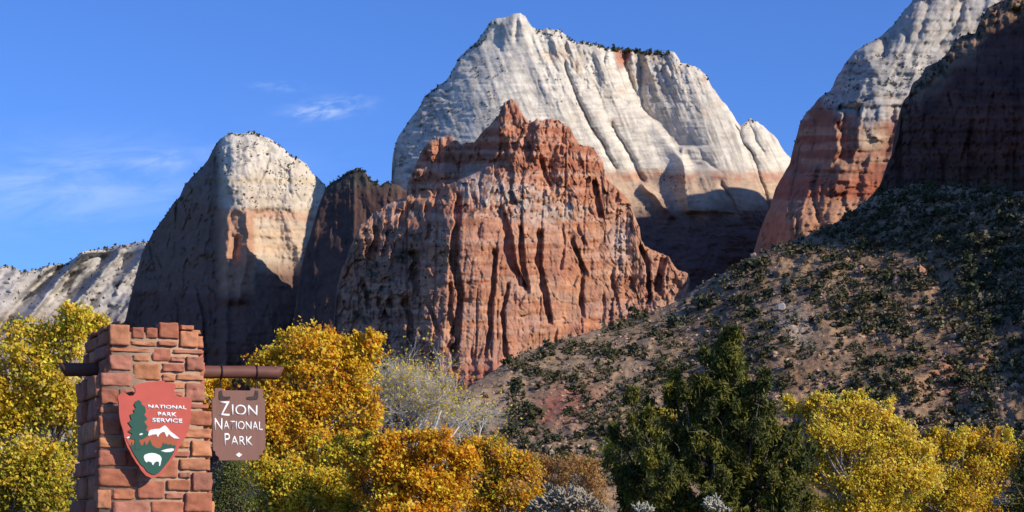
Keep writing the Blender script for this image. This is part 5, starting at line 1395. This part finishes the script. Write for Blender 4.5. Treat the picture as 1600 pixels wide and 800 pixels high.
juniper('large dark green juniper in the foreground, its main spire rising above the hill foot', 36, 1120,
        [(1143, 514, 56, 720), (1146, 530, 40, 640), (1166, 556, 40, 720), (1122, 560, 36, 720), (1188, 592, 48, 740), (1100, 556, 34, 700), (1086, 572, 26, 690), (1052, 580, 40, 720), (1066, 600, 34, 720), (1012, 612, 36, 740), (984, 612, 34, 740), (958, 656, 34, 770), (938, 700, 26, 800), (1216, 626, 46, 760), (1246, 650, 38, 780), (1266, 690, 34, 800), (1282, 742, 26, 820),
         (1150, 640, 60, 800), (1060, 665, 55, 800), (1010, 690, 50, 820), (1200, 690, 56, 820), (1240, 730, 44, 840), (1110, 690, 60, 830), (970, 740, 40, 840), (1085, 740, 60, 900), (1160, 740, 60, 900), (1030, 750, 56, 900), (1225, 745, 56, 900), (970, 760, 40, 900), (1120, 760, 60, 900)],
        4200, 0.105)
juniper('dark juniper sprig cut off by the right edge of the frame', 22, 1618,
        [(1608, 700, 22, 800), (1596, 742, 16, 820), (1622, 720, 30, 840)], 420, 0.045)
# yellow saplings glimpsed through the juniper
make_tree('cottonwood_sapling', 'yellow sapling glimpsed through the juniper branches', 'sapling', 37.6, 1090,
          [(1133, 655, 14, 16), (1040, 652, 14, 9), (1085, 690, 20, 14), (960, 705, 20, 22), (1010, 720, 24, 12), (1240, 732, 10, 10)],
          [(*YEL, 2), (*LIME, 2), (*PALE, 1)], 1500, 0.085, clump=0.35, per=10, trunk_r=0.02, twigs=2, bark='dark_bark', limb=0.5)

# ---- cholla and pale sage in the bottom corner of the frame
def fingers(name, label, cat, D, px, lobes, n, colr, length, radius, rng=RNG):
    k = D / F
    base = w3(px, 850, D); base[2] = -0.05
    root = empty(name, tuple(base)); tag(root, label, cat)
    P = Parts(); st = Parts()
    V, f = tube(curve(base, w3(px, lobes[0][1] + 10, D), 5, 0.05, rng), np.linspace(0.06, 0.03, 5), 7); st.add(V, f)
    ar = np.array([l[2] * l[3] for l in lobes]); ar = ar / ar.sum()
    for (x, y, rx, ry), sh in zip(lobes, ar):
        c = w3(x, y, D); V, f = tube(curve(w3(px, 845, D), c, 5, 0.1, rng), np.linspace(0.04, 0.015, 5), 6); st.add(V, f)
        for _ in range(int(n * sh)):
            d = rng.normal(size=3); d[2] = abs(d[2]) * 0.8; d /= np.linalg.norm(d)
            r = rng.uniform(0.25, 1.0) ** 0.5
            p = c + d * np.array([rx * k, rx * k * 0.8, ry * k]) * r
            dd = d * 0.7 + rng.normal(size=3) * 0.55 + [0, 0, 0.25]; dd /= np.linalg.norm(dd)
            L = length * rng.uniform(0.6, 1.3)
            V, f = tube(np.array([p, p + dd * L * 0.3, p + dd * L * 0.75, p + dd * L]), np.array([0.75, 1.0, 0.95, 0.35]) * radius, 6); P.add(V, f)
    cols = np.tile(colr, (P.n, 1)) * rng.uniform(0.85, 1.15, (P.n, 1))
    me = P.mesh('pads', True, None, base)
    a = me.color_attributes.new('Col', 'FLOAT_COLOR', 'POINT'); cc = np.ones((P.n, 4), np.float32); cc[:, :3] = cols; a.data.foreach_set('color', cc.ravel())
    me.name = 'stems'
    tag(link('stems', me, M['boulder_rock'], root), kind='stuff')
    link('woody_base', st.mesh('woody_base', True, None, base), M['dark_bark'], root)
fingers('cholla_cactus', 'grey spiny cholla cactus at the bottom edge left of the juniper', 'cactus', 24, 885,
        [(885, 790, 42, 28), (855, 800, 30, 22), (915, 800, 30, 22), (858, 765, 9, 6), (935, 815, 26, 16)], 520, (0.33, 0.28, 0.20), 0.085, 0.017)
fingers('sage_plant', 'small pale sage tip poking up at the bottom edge below the juniper', 'sage', 20, 1004, [(1004, 800, 16, 13)], 90, (0.42, 0.40, 0.30), 0.05, 0.008)
fingers('sage_plant', 'taller pale sage sprig at the bottom edge right of the small tip', 'sage', 20, 1114, [(1114, 794, 14, 18), (1134, 800, 10, 8)], 120, (0.46, 0.43, 0.33), 0.05, 0.008)
fingers('sage_plant', 'dry grey sage clump in the bottom right corner', 'sage', 22, 1575, [(1570, 790, 18, 16), (1585, 772, 12, 10)], 120, (0.38, 0.34, 0.25), 0.06, 0.010)
